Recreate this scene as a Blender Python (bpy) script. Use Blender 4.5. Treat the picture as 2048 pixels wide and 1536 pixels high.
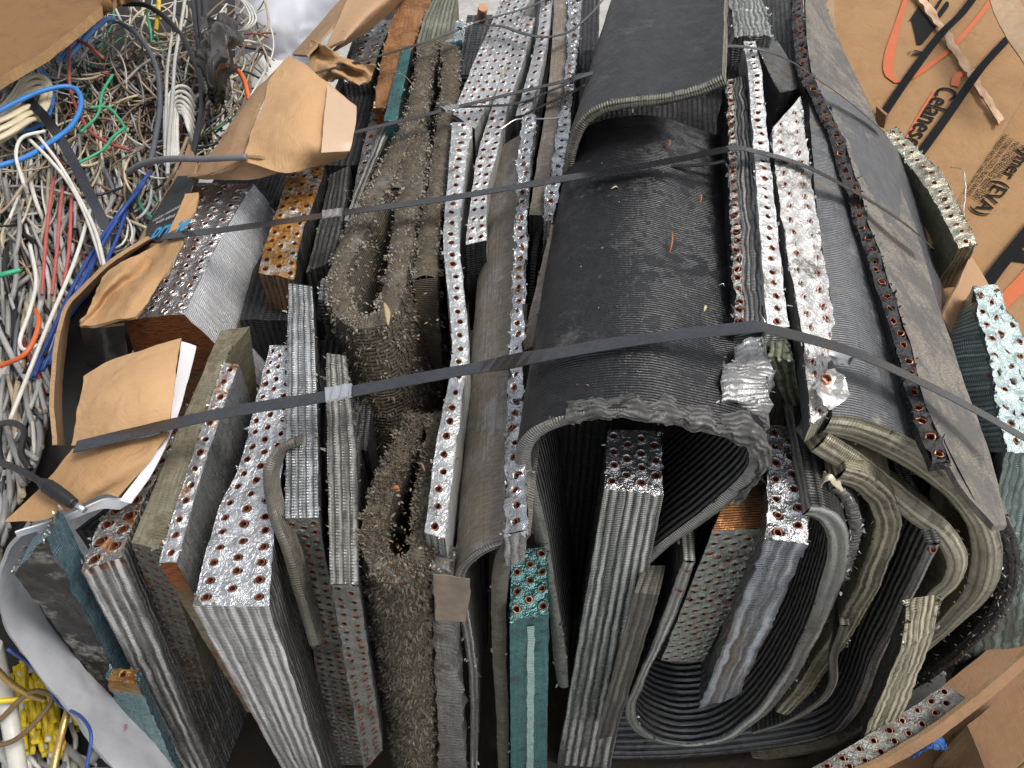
import bpy, math, random
from mathutils import Vector, Matrix, noise
R = random.Random(11)
sc = bpy.context.scene
for o in list(bpy.data.objects): bpy.data.objects.remove(o)
COL = sc.collection
rad = math.radians

# ------------------------------------------------------------------ camera, light, exposure
FPX, PITCH, CAMH = 1720.0, rad(48), 0.93
cd = bpy.data.cameras.new('camera'); cam = bpy.data.objects.new('camera', cd); COL.objects.link(cam)
cam.location = (0, 0, CAMH); cam.rotation_euler = (math.pi/2 - PITCH, 0, 0)
cd.sensor_fit = 'HORIZONTAL'; cd.angle = 2*math.atan(1024/FPX); cd.clip_end = 200; cd.clip_start = 0.02
sc.camera = cam
SUN_EL, SUN_AZ = 60, 100          # azimuth from +Y (away from the camera) towards +X
w = bpy.data.worlds.new('World'); sc.world = w; w.use_nodes = True
wn = w.node_tree; bg = wn.nodes['Background']
sky = wn.nodes.new('ShaderNodeTexSky'); sky.sky_type = 'NISHITA'; sky.sun_disc = False
sky.sun_elevation = rad(SUN_EL); sky.sun_rotation = rad(SUN_AZ)
sky.air_density = 1.0; sky.dust_density = 3.5; sky.ozone_density = 0.6
hs = wn.nodes.new('ShaderNodeHueSaturation'); hs.inputs['Saturation'].default_value = .3      # bright hazy cloud: little blue
wn.links.new(sky.outputs[0], hs.inputs['Color']); wn.links.new(hs.outputs[0], bg.inputs[0]); bg.inputs[1].default_value = 0.15
sd = bpy.data.lights.new('sun', 'SUN'); sun = bpy.data.objects.new('sun', sd); COL.objects.link(sun)
sd.energy = 1.5; sd.angle = rad(18); sd.color = (1, .95, .88)
dv = Vector((math.sin(rad(SUN_AZ))*math.cos(rad(SUN_EL)), math.cos(rad(SUN_AZ))*math.cos(rad(SUN_EL)), math.sin(rad(SUN_EL))))
sun.rotation_euler = dv.to_track_quat('Z', 'Y').to_euler()
vs = sc.view_settings; vs.view_transform = 'Standard'; vs.look = 'None'; vs.gamma = 1; vs.use_curve_mapping = False
vs.exposure = 0.42

# ------------------------------------------------------------------ pixel -> world
def ray(px, py):
    xc, yc = (px-1024)/FPX, -(py-768)/FPX
    c, s = math.cos(PITCH), math.sin(PITCH)
    return Vector((xc, c + yc*s, -s + yc*c))
def Pz(px, py, z):
    d = ray(px, py); return Vector((0, 0, CAMH)) + d*((z-CAMH)/d.z)
def Py(px, py, y):
    d = ray(px, py); return Vector((0, 0, CAMH)) + d*(y/d.y)
ZT = [(-50,-.10),(0,-.09),(400,-.05),(700,-.02),(1000,.02),(1100,.06),(1300,.11),(1520,.12),(1650,.07),(1900,-.05),(2100,-.12)]
def zt(px):
    for (a, za), (b, zb) in zip(ZT, ZT[1:]):
        if px <= b: return za + (zb-za)*(px-a)/(b-a)
    return ZT[-1][1]
def cr(pts, n, closed=False):
    """resample a polyline by Catmull-Rom, n points at even arc length"""
    P = [Vector(p) for p in pts]
    if len(P) == 2: return [P[0].lerp(P[1], i/(n-1)) for i in range(n)]
    out = []
    Q = [P[0]*2-P[1]] + P + [P[-1]*2-P[-2]]
    for i in range(len(P)-1):
        a, b, c, d = Q[i:i+4]
        for k in range(14):
            t = k/14
            out.append(.5*((2*b) + (c-a)*t + (2*a-5*b+4*c-d)*t*t + (3*b-a-3*c+d)*t**3))
    out.append(P[-1])
    L = [0]
    for a, b in zip(out, out[1:]): L.append(L[-1] + (b-a).length)
    res, j = [], 0
    for i in range(n):
        s = L[-1]*i/(n-1)
        while j < len(L)-2 and L[j+1] < s: j += 1
        f = (s-L[j])/max(1e-9, L[j+1]-L[j])
        res.append(out[j].lerp(out[j+1], min(1, max(0, f))))
    return res
def plen(P): return sum((b-a).length for a, b in zip(P, P[1:]))
def nz(p, amp, f=28, seed=0):
    q = p*f + Vector((seed*7.1, seed*3.3, seed*1.7))
    return noise.noise_vector(q)*amp + noise.noise_vector(q*3.7)*amp*.35

# ------------------------------------------------------------------ materials
MATS = {}
def _nt(name):
    m = bpy.data.materials.new(name); m.use_nodes = True
    n = m.node_tree.nodes; l = m.node_tree.links
    return m, n, l, n['Principled BSDF']
class NB:
    def __init__(s, n, l): s.n, s.l = n, l
    def new(s, t, **kw):
        x = s.n.new(t)
        for k, v in kw.items(): setattr(x, k, v)
        return x
    def put(s, sock, v):
        if hasattr(v, 'is_linked') or hasattr(v, 'links'): s.l.new(v, sock)
        else: sock.default_value = v
    def math(s, op, a, b=None, c=None, clamp=False):
        x = s.new('ShaderNodeMath', operation=op); x.use_clamp = clamp
        s.put(x.inputs[0], a)
        if b is not None: s.put(x.inputs[1], b)
        if c is not None: s.put(x.inputs[2], c)
        return x.outputs[0]
    def mix(s, f, a, b, blend='MIX'):
        x = s.new('ShaderNodeMix', data_type='RGBA', blend_type=blend)
        s.put(x.inputs[0], f)
        for i, v in ((6, a), (7, b)): s.put(x.inputs[i], v if not isinstance(v, tuple) else (*v[:3], 1))
        return x.outputs[2]
    def noise(s, vec, scale, detail=4, rough=.6, dist=0):
        x = s.new('ShaderNodeTexNoise'); s.l.new(vec, x.inputs['Vector'])
        x.inputs['Scale'].default_value = scale; x.inputs['Detail'].default_value = detail
        x.inputs['Roughness'].default_value = rough; x.inputs['Distortion'].default_value = dist
        return x.outputs[0]
    def ramp(s, v, lo, hi):
        x = s.new('ShaderNodeMapRange'); x.clamp = True; x.interpolation_type = 'SMOOTHSTEP'
        s.put(x.inputs[0], v); x.inputs[1].default_value = lo; x.inputs[2].default_value = hi
        return x.outputs[0]
    def comb(s, x, y, z=0):
        c = s.new('ShaderNodeCombineXYZ'); s.put(c.inputs[0], x); s.put(c.inputs[1], y); s.put(c.inputs[2], z); return c.outputs[0]
    def bump(s, h, strength, dist, nrm=None):
        b = s.new('ShaderNodeBump'); s.put(b.inputs['Height'], h); b.inputs['Strength'].default_value = strength
        b.inputs['Distance'].default_value = dist
        if nrm is not None: s.l.new(nrm, b.inputs['Normal'])
        return b.outputs[0]

def fin(name, base, dirt=(.10,.085,.06), da=.35, metal=.9, rough=.35, pitch=.0042, line=.5, rib=0, streak=.5,
        rust=0, rv=0, rustc=(.30,.09,.018), lb=.8, ridge=.0105, rk=.8):
    """stack of thin fins: lines across v, streaks running along v, dirt and rust in patches"""
    if name in MATS: return MATS[name]
    m, n, l, p = _nt(name); B = NB(n, l)
    uv = B.new('ShaderNodeUVMap').outputs[0]; geo = B.new('ShaderNodeNewGeometry').outputs['Position']
    sx = B.new('ShaderNodeSeparateXYZ'); l.new(uv, sx.inputs[0]); u, v = sx.outputs[0], sx.outputs[1]
    wob = B.noise(geo, 30, 3)
    ph = B.math('ADD', B.math('MULTIPLY', v, 2*math.pi/pitch), B.math('MULTIPLY', wob, 1.6))
    ln = B.math('MULTIPLY_ADD', B.math('SINE', ph), .5, .5)
    lmod = B.math('MULTIPLY_ADD', B.ramp(B.noise(geo, 40, 3), .36, .6), .75, .25)
    lnm = B.math('MULTIPLY', ln, lmod)
    st = B.noise(B.comb(B.math('MULTIPLY', u, 260), B.math('MULTIPLY', v, 7), 0), 1, 4, .65)
    st2 = B.noise(B.comb(B.math('MULTIPLY', u, 60), B.math('MULTIPLY', v, 420), 0), 1, 3, .6)
    big = B.noise(geo, 11, 6, .68); med = B.noise(geo, 70, 5, .7)
    dm = B.ramp(B.math('ADD', B.math('MULTIPLY', big, .65), B.math('MULTIPLY', med, .35)), .62-da*.42, .72-da*.36)
    c = B.mix(B.math('MULTIPLY', B.ramp(st, .35, .68), streak), tuple(x*.6 for x in base), base)
    c = B.mix(dm, c, B.mix(B.ramp(st2, .3, .7), tuple(x*.55 for x in dirt), dirt))
    c = B.mix(B.math('MULTIPLY', lnm, line), c, tuple(x*.42 for x in base))  # shade in the gaps between fins, painted as dark lines
    rg = B.math('MULTIPLY_ADD', dm, .45, rough)
    rg = B.math('MULTIPLY_ADD', B.math('SUBTRACT', med, .5), .35, rg)
    metal *= .8; mt = B.math('MULTIPLY_ADD', dm, -metal*.85, metal)
    if rust or rv:
        rm = B.ramp(B.noise(geo, 26, 6, .7), .66-rust*.4, .76-rust*.35)
        if rv:
            e = B.ramp(B.math('MULTIPLY_ADD', B.math('SUBTRACT', med, .5), rv*1.2, v), rv, rv*.35)
            rm = B.math('MAXIMUM', rm, e) if rust else e
        c = B.mix(rm, c, B.mix(B.ramp(st2, .35, .65), tuple(x*.3 for x in rustc), rustc))
        rg = B.math('MULTIPLY_ADD', rm, .3, rg); mt = B.math('MULTIPLY', mt, B.math('MULTIPLY_ADD', rm, -.8, 1))
    if ridge and streak > .3:                                   # fin edges are pressed into ridges along the stack: polished crests with highlights painted in, grimy grooves
        rn = B.noise(B.comb(B.math('MULTIPLY', u, 40), B.math('MULTIPLY', v, 1.2), 0), 1, 2)
        w1 = B.math('ABSOLUTE', B.math('SINE', B.math('ADD', B.math('MULTIPLY', u, math.pi/ridge), B.math('MULTIPLY', rn, .7))))
        cr_ = B.math('MULTIPLY', B.ramp(w1, .45, .95), B.ramp(B.noise(B.comb(B.math('MULTIPLY', u, 75), B.math('MULTIPLY', v, 2.5), 3), 1, 3), .38, .6))
        c = B.mix(B.math('MULTIPLY', cr_, streak), B.mix(1.0, c, (.72,.72,.72), 'MULTIPLY'), tuple(min(.95, x*1.45) for x in base))
        mt = B.math('MULTIPLY_ADD', cr_, -.3, mt)
        rg = B.math('MULTIPLY_ADD', cr_, -.08, rg)
    l.new(c, p.inputs['Base Color']); l.new(B.math('MINIMUM', B.math('MAXIMUM', rg, .12), 1.0), p.inputs['Roughness']); l.new(mt, p.inputs['Metallic'])
    h = B.math('ADD', B.math('MULTIPLY', lnm, line*1.3), B.math('MULTIPLY', st, streak*1.5))
    h = B.math('MULTIPLY_ADD', med, .35, h); h = B.math('MULTIPLY_ADD', st2, .3, h)
    nr = B.bump(h, lb, .0022)
    if ridge and streak > .3:                                   # fin edges are pressed into ridges that run along the stack
        nr = B.bump(B.math('POWER', B.math('ABSOLUTE', w1), .7), min(1, rk*streak*1.3), ridge*.28, nr)
    if rib:
        nr = B.bump(B.math('SINE', B.math('MULTIPLY', v, 2*math.pi/rib)), .9, rib*.22, nr)
    l.new(nr, p.inputs['Normal'])
    MATS[name] = m; return m

def plate(name, base=(.78,.79,.80), rough=.26, rust=0, dirt=.2, metal=.95, dirtc=(.16,.15,.13), rustc=(.36,.13,.02), crink=1.0):
    """crinkled aluminium end sheet"""
    if name in MATS: return MATS[name]
    m, n, l, p = _nt(name); B = NB(n, l)
    geo = B.new('ShaderNodeNewGeometry').outputs['Position']
    a = B.noise(geo, 90, 5, .65, .8); b = B.noise(geo, 330, 3, .6); big = B.noise(geo, 16, 6, .7)
    vr = B.new('ShaderNodeTexVoronoi', feature='DISTANCE_TO_EDGE'); l.new(geo, vr.inputs['Vector']); vr.inputs['Scale'].default_value = 130
    cre = B.ramp(vr.outputs[0], 0, .12)
    dm = B.ramp(B.math('MULTIPLY_ADD', b, .3, big), .86-dirt*.42, .94-dirt*.36)
    c = B.mix(dm, base, dirtc)
    c = B.mix(B.math('MULTIPLY', B.ramp(a, .62, .72), .35), c, (.05,.05,.05))
    rg = B.math('MULTIPLY_ADD', dm, .4, rough); mt = B.math('MULTIPLY_ADD', dm, -.5*metal, metal)
    if rust:
        rm = B.ramp(B.math('MULTIPLY_ADD', b, .25, B.noise(geo, 34, 6, .7)), .78-rust*.42, .86-rust*.34)
        c = B.mix(rm, c, B.mix(B.ramp(a, .4, .6), tuple(x*.35 for x in rustc), rustc))
        rg = B.math('MULTIPLY_ADD', rm, .35, rg); mt = B.math('MULTIPLY', mt, B.math('MULTIPLY_ADD', rm, -.8, 1))
    l.new(c, p.inputs['Base Color']); l.new(B.math('MINIMUM', rg, 1.0), p.inputs['Roughness']); l.new(mt, p.inputs['Metallic'])
    h = B.math('ADD', B.math('MULTIPLY', a, 2.0), B.math('MULTIPLY', cre, .25)); h = B.math('MULTIPLY_ADD', b, .5, h)
    l.new(B.bump(h, min(1, .55*crink), .003), p.inputs['Normal'])
    MATS[name] = m; return m

def plain(name, base, rough=.6, metal=0, var=.25, scale=60, bump=.2, dist=.001, dark=None, spec=.5, big=9):
    if name in MATS: return MATS[name]
    m, n, l, p = _nt(name); B = NB(n, l)
    geo = B.new('ShaderNodeNewGeometry').outputs['Position']
    a = B.noise(geo, scale, 5, .65); b = B.noise(geo, big, 5, .7)
    f = B.math('MULTIPLY', B.ramp(B.math('MULTIPLY_ADD', a, .5, B.math('MULTIPLY', b, .5)), .35, .65), var)
    dk = dark if dark else tuple(x*.35 for x in base)
    l.new(B.mix(f, base, dk), p.inputs['Base Color'])
    l.new(B.math('MULTIPLY_ADD', a, .2, rough-.1), p.inputs['Roughness'])
    p.inputs['Metallic'].default_value = metal; p.inputs['Specular IOR Level'].default_value = spec
    if bump: l.new(B.bump(a, bump, dist), p.inputs['Normal'])
    MATS[name] = m; return m

def board(name, base=(.47,.29,.145), flute=.007, axis=0, wear=.3):
    """corrugated cardboard: faint flutes along one uv axis, stains, creases"""
    if name in MATS: return MATS[name]
    m, n, l, p = _nt(name); B = NB(n, l)
    uv = B.new('ShaderNodeUVMap').outputs[0]; geo = B.new('ShaderNodeNewGeometry').outputs['Position']
    sx = B.new('ShaderNodeSeparateXYZ'); l.new(uv, sx.inputs[0]); q = sx.outputs[axis]
    wv = B.math('SINE', B.math('MULTIPLY', q, 2*math.pi/flute))
    a = B.noise(geo, 9, 6, .7); b = B.noise(geo, 140, 4, .7); cse = B.noise(geo, 22, 3, .5, 1.5)
    c = B.mix(B.math('MULTIPLY', B.ramp(a, .45, .75), wear), base, tuple(x*.55 for x in base))
    c = B.mix(B.math('MULTIPLY', B.ramp(b, .5, .8), .25), c, tuple(min(1, x*1.25) for x in base))
    c = B.mix(B.math('MULTIPLY', B.ramp(B.noise(geo, 60, 5, .8), .66, .72), wear), c, (.09,.06,.04))
    l.new(c, p.inputs['Base Color']); p.inputs['Roughness'].default_value = .72
    p.inputs['Specular IOR Level'].default_value = .35
    h = B.math('ADD', B.math('MULTIPLY', wv, .05), B.math('MULTIPLY', cse, 2.2)); h = B.math('MULTIPLY_ADD', b, .25, h)
    l.new(B.bump(h, .5, .0028), p.inputs['Normal'])
    MATS[name] = m; return m

# ------------------------------------------------------------------ mesh builder
class MB:
    def __init__(s): s.v, s.f, s.uv, s.mi, s.mats, s.sm = [], [], [], [], [], []
    def mid(s, mat):
        if mat not in s.mats: s.mats.append(mat)
        return s.mats.index(mat)
    def grid(s, fn, nu, nv, mat, uvf=None, flip=False, smooth=True):
        """fn(a,b) a,b in 0..1 -> Vector; uvf(a,b)->(u,v)"""
        o = len(s.v); k = s.mid(mat)
        for j in range(nv+1):
            for i in range(nu+1): s.v.append(fn(i/nu, j/nv))
        for j in range(nv):
            for i in range(nu):
                q = [(i, j), (i+1, j), (i+1, j+1), (i, j+1)]
                if flip: q = q[::-1]
                s.f.append([o + y*(nu+1) + x for x, y in q]); s.mi.append(k); s.sm.append(smooth)
                s.uv.append([uvf(x/nu, y/nv) if uvf else (x/nu, y/nv) for x, y in q])
    def face(s, pts, mat, uv=None, smooth=False):
        o = len(s.v); s.v += list(pts); s.f.append(list(range(o, o+len(pts)))); s.mi.append(s.mid(mat)); s.sm.append(smooth)
        s.uv.append(uv if uv else [(p.x, p.y) for p in pts])
    def tube(s, P, r, mat, k=7, cap=True, squash=1):
        n = len(P); o = len(s.v); mi = s.mid(mat); up = Vector((.13, .21, 1)); L = 0
        ls = []
        for i, p in enumerate(P):
            t = (P[min(i+1, n-1)] - P[max(i-1, 0)])
            t = t.normalized() if t.length > 1e-9 else Vector((1, 0, 0))
            a = t.cross(up); a = a.normalized() if a.length > 1e-4 else t.orthogonal().normalized(); b = a.cross(t)
            rr = r[i] if isinstance(r, list) else r
            for j in range(k):
                an = 2*math.pi*j/k; s.v.append(p + a*(rr*math.cos(an)) + b*(rr*squash*math.sin(an)))
            if i: L += (p-P[i-1]).length
            ls.append(L)
        for i in range(n-1):
            for j in range(k):
                j2 = (j+1) % k
                s.f.append([o+i*k+j, o+i*k+j2, o+(i+1)*k+j2, o+(i+1)*k+j]); s.mi.append(mi); s.sm.append(True)
                s.uv.append([(j/k, ls[i]), ((j+1)/k, ls[i]), ((j+1)/k, ls[i+1]), (j/k, ls[i+1])])
        if cap:
            for e, rv in ((0, True), (n-1, False)):
                q = [o+e*k+j for j in range(k)]
                if rv: q = q[::-1]
                s.f.append(q); s.mi.append(mi); s.sm.append(False); s.uv.append([(0, 0)]*k)
    def build(s, name, parent=None, loc=None):
        me = bpy.data.meshes.new(name)
        o = bpy.data.objects.new(name, me); COL.objects.link(o)
        base = Vector((0, 0, 0))
        if parent is not None: o.parent = parent; base = parent['_b'] and Vector(parent['_b'])
        elif loc is not None: base = Vector(loc); o.location = base; o['_b'] = tuple(base)
        me.from_pydata([tuple(v-base) for v in s.v], [], s.f)
        for m in s.mats: me.materials.append(m)
        uvl = me.uv_layers.new(name='UVMap')
        flat = [c for f in s.uv for uv in f for c in uv]
        uvl.data.foreach_set('uv', flat)
        me.polygons.foreach_set('material_index', s.mi); me.polygons.foreach_set('use_smooth', s.sm)
        me.update()
        if parent is not None: o['_b'] = tuple(base)
        return o
def root(name, loc, label, cat, group=None):
    o = bpy.data.objects.new(name, None); COL.objects.link(o); o.location = loc; o['_b'] = tuple(loc)
    o.empty_display_size = .05; o['label'] = label; o['category'] = cat
    if group: o['group'] = group
    return o
def tag(o, label, cat, group=None):
    o['label'] = label; o['category'] = cat
    if group: o['group'] = group
    return o
def kind(o, k): o['kind'] = k; return o

# ------------------------------------------------------------------ copper tube stub (shared meshes)
def _tube_mesh(i):
    rr = random.Random(i); k = 14; mb = MB()
    cop = plain('copper_rim', (.50,.20,.11), .42, .85, .5, 400, .3)
    inn = plain('copper_inside', (.20,.065,.035), .6, .5, .5, 300, .2)
    jit = [1 + rr.uniform(-.06, .06)*(1 if i < 3 else 3) for _ in range(k)]; zj = [rr.uniform(-.05, .12)*(1 if i < 3 else 2.5) for _ in range(k)]
    def ring(r, z, w=1): return [Vector((r*jit[j]*math.cos(2*math.pi*j/k), r*jit[j]*math.sin(2*math.pi*j/k), z + zj[j]*w)) for j in range(k)]
    rs = [ring(1, -.8, 0), ring(1, .1), ring(.8, .12), ring(.77, -.3, .5), ring(.77, -2.2, 0)]
    o = 0
    for a, b, m in ((0, 1, cop), (1, 2, cop), (2, 3, cop), (3, 4, inn)):
        o = len(mb.v); mb.v += rs[a]+rs[b]
        for j in range(k):
            j2 = (j+1) % k; mb.f.append([o+j, o+j2, o+k+j2, o+k+j]); mb.mi.append(mb.mid(m)); mb.sm.append(True); mb.uv.append([(0, 0)]*4)
    mb.face(rs[4], inn)
    ob = mb.build('copper_tube'); me = ob.data; bpy.data.objects.remove(ob); return me
TUBES = [_tube_mesh(i) for i in range(5)]
def tube_stub(parent, pos, nrm, r, ragged=False, tilt=.12, squash=.12):
    me = TUBES[R.choice((3, 4))] if ragged else TUBES[R.randrange(3)]
    o = bpy.data.objects.new('copper_tube', me); COL.objects.link(o); o.parent = parent
    n = (nrm + Vector((R.uniform(-1, 1), R.uniform(-1, 1), R.uniform(-1, 1)))*tilt).normalized()
    q = n.to_track_quat('Z', 'Y').to_matrix().to_4x4()
    s = Matrix.Diagonal((r*(1-R.random()*squash), r*(1+R.random()*squash*.4), r, 1))
    o.matrix_local = Matrix.Translation(pos - Vector(parent['_b'])) @ q @ Matrix.Rotation(R.uniform(0, 6.28), 4, 'Z') @ s
    return o

# ------------------------------------------------------------------ perforated sheet
def perforate(mb, parent, F, La, Wb, rows, pitch, rt, mat, stag=True, ragged=False, b0=0, b1=1, a0=0, a1=1, amp=.0012, skip=0, seed=0, tubes=True, squash=.12, collar=1.0):
    """F(a,b)->Vector; a along (length La), b across (width Wb)."""
    def fp(a, b, h=0):
        e, g_ = .02/La, .25; p = F(a, b)
        da = F(min(1, a+e), b)-F(max(0, a-e), b); db = F(a, min(1, b+g_))-F(a, max(0, b-g_))
        n = da.cross(db)
        n = n.normalized() if n.length > 1e-12 else Vector((0, 0, 1))
        if n.dot(Vector((0, 0, CAMH))-p) < 0: n = -n
        hh = h + noise.noise(p*28+Vector((seed, 3, 0)))*amp*1.6 + noise.noise(p*75+Vector((seed, 0, 0)))*amp + noise.noise(p*210)*amp*.6
        return p + n*hh, n
    n = max(1, round(La*(a1-a0)/pitch)); da = (a1-a0)/n; db = (b1-b0)/rows
    mi = mb.mid(mat); stubs = []
    K = 16
    def quad(x0, x1, y0, y1):
        m = max(1, round((x1-x0)/da*4)); mb.grid(lambda u, v: fp(x0+(x1-x0)*u, y0+(y1-y0)*v)[0], m, 4, mat)
    for r in range(rows):
        y0, y1 = b0+db*r, b0+db*(r+1); off = .5 if (stag and r % 2) else 0
        if off: quad(a0, a0+da*.5, y0, y1); quad(a1-da*.5, a1, y0, y1)
        for i in range(n - (1 if off else 0)):
            x0 = a0+da*(i+off); x1 = x0+da; ac, bc = (x0+x1)/2, (y0+y1)/2
            if R.random() < skip: quad(x0, x1, y0, y1); continue
            ac += da*R.uniform(-.09, .09); bc += db*R.uniform(-.08, .08)
            rr = min(rt, .42*da*La, .42*db*Wb)*R.uniform(.86, 1.04)
            rings = []
            for fr, h in ((None, 0), (1.75, -.0006), (1.32, .0016*collar), (1.06, .0014*collar), (1.0, -.005)):
                pts = []
                for k in range(K):
                    an = 2*math.pi*k/K + math.pi/4; cx, cy = math.cos(an), math.sin(an)
                    if fr is None:
                        m = max(abs(cx), abs(cy)); a_, b_ = ((x0+x1)/2+cx/m*da/2, (y0+y1)/2+cy/m*db/2)
                    else:
                        fx = min(fr*rr/La, da*.47); fy = min(fr*rr/Wb, db*.47); a_, b_ = ac+cx*fx, bc+cy*fy
                    pts.append(fp(a_, b_, h)[0])
                rings.append(pts)
            o = len(mb.v)
            for ring in rings: mb.v += ring
            for q in range(4):
                for k in range(K):
                    k2 = (k+1) % K; mb.f.append([o+q*K+k, o+q*K+k2, o+(q+1)*K+k2, o+(q+1)*K+k]); mb.mi.append(mi); mb.sm.append(True); mb.uv.append([(0, 0)]*4)
            p, nn = fp(ac, bc, .0008); stubs.append((p, nn, rr))
    if tubes:
        for p, nn, rr in stubs[:100]: tube_stub(parent, p - nn*R.uniform(0, .002), nn, rr*.98, ragged or R.random() < .12, squash=squash)
        if len(stubs) > 100:
            ex = MB()
            for p, nn, rr in stubs[100:]:
                q = nn.to_track_quat('Z', 'Y').to_matrix(); me = TUBES[R.randrange(3)]; o = len(ex.v)
                ex.v += [p + q @ (v.co*rr*.98) for v in me.vertices]
                for f in me.polygons:
                    ex.f.append([o+i for i in f.vertices]); ex.mi.append(ex.mid(me.materials[f.material_index])); ex.sm.append(True); ex.uv.append([(0, 0)]*len(f.vertices))
            kind(ex.build('copper_tubes', parent), 'stuff')

def flakes(mb, P, mat, n, size=.0055, out=Vector((0, 0, 1)), spread=.0025):
    n = int(n*.45)
    """little torn and curled bits of foil along an edge"""
    for _ in range(n):
        t = R.random()*(len(P)-1); i = min(int(t), len(P)-2); p = P[i].lerp(P[i+1], t-i)
        p = p + Vector((R.uniform(-1, 1), R.uniform(-1, 1), R.uniform(-.5, 1)))*spread
        d = (out + Vector((R.uniform(-1, 1), R.uniform(-1, 1), R.uniform(-.8, 1)))*.9).normalized()
        s = d.orthogonal().normalized(); s.rotate(Matrix.Rotation(R.uniform(0, 6.28), 3, d))
        L = size*R.uniform(.4, 1.5); W = size*R.uniform(.12, .5); c = d.cross(s)*L*R.uniform(-.5, .5)
        a = [p-s*W, p+s*W, p+s*W*.9+d*L*.5+c*.4, p-s*W*.7+d*L*.5+c*.4]
        mb.face(a, mat, smooth=True); mb.face([a[3], a[2], p+s*W*.3+d*L+c*1.3, p-s*W*.5+d*L*.9+c*1.3], mat, smooth=True)
def bristles(mb, samples, mat, n, L=.014, W=.0011, rnd=.5):
    """samples: list of (pos, dir) pairs; thin bent fin strips standing out of a frayed surface"""
    for _ in range(n):
        p, d0 = R.choice(samples)
        p = p + Vector((R.uniform(-1, 1), R.uniform(-1, 1), R.uniform(-1, 1)))*.006
        d = (d0 + Vector((R.uniform(-1, 1), R.uniform(-1, 1), R.uniform(-1, 1)))*rnd).normalized()
        s = d.cross(Vector((R.uniform(-1, 1), R.uniform(-1, 1), R.uniform(-1, 1)))).normalized()
        l = L*R.uniform(.45, 1.3); w_ = W*R.uniform(.6, 1.6); b = Vector((0, 0, -1))*l*R.uniform(0, .5)
        mb.face([p-s*w_, p+s*w_, p+s*w_*.7+d*l*.6, p-s*w_*.7+d*l*.6], mat)
        mb.face([p-s*w_*.7+d*l*.6, p+s*w_*.7+d*l*.6, p+d*l+b], mat)

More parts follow.
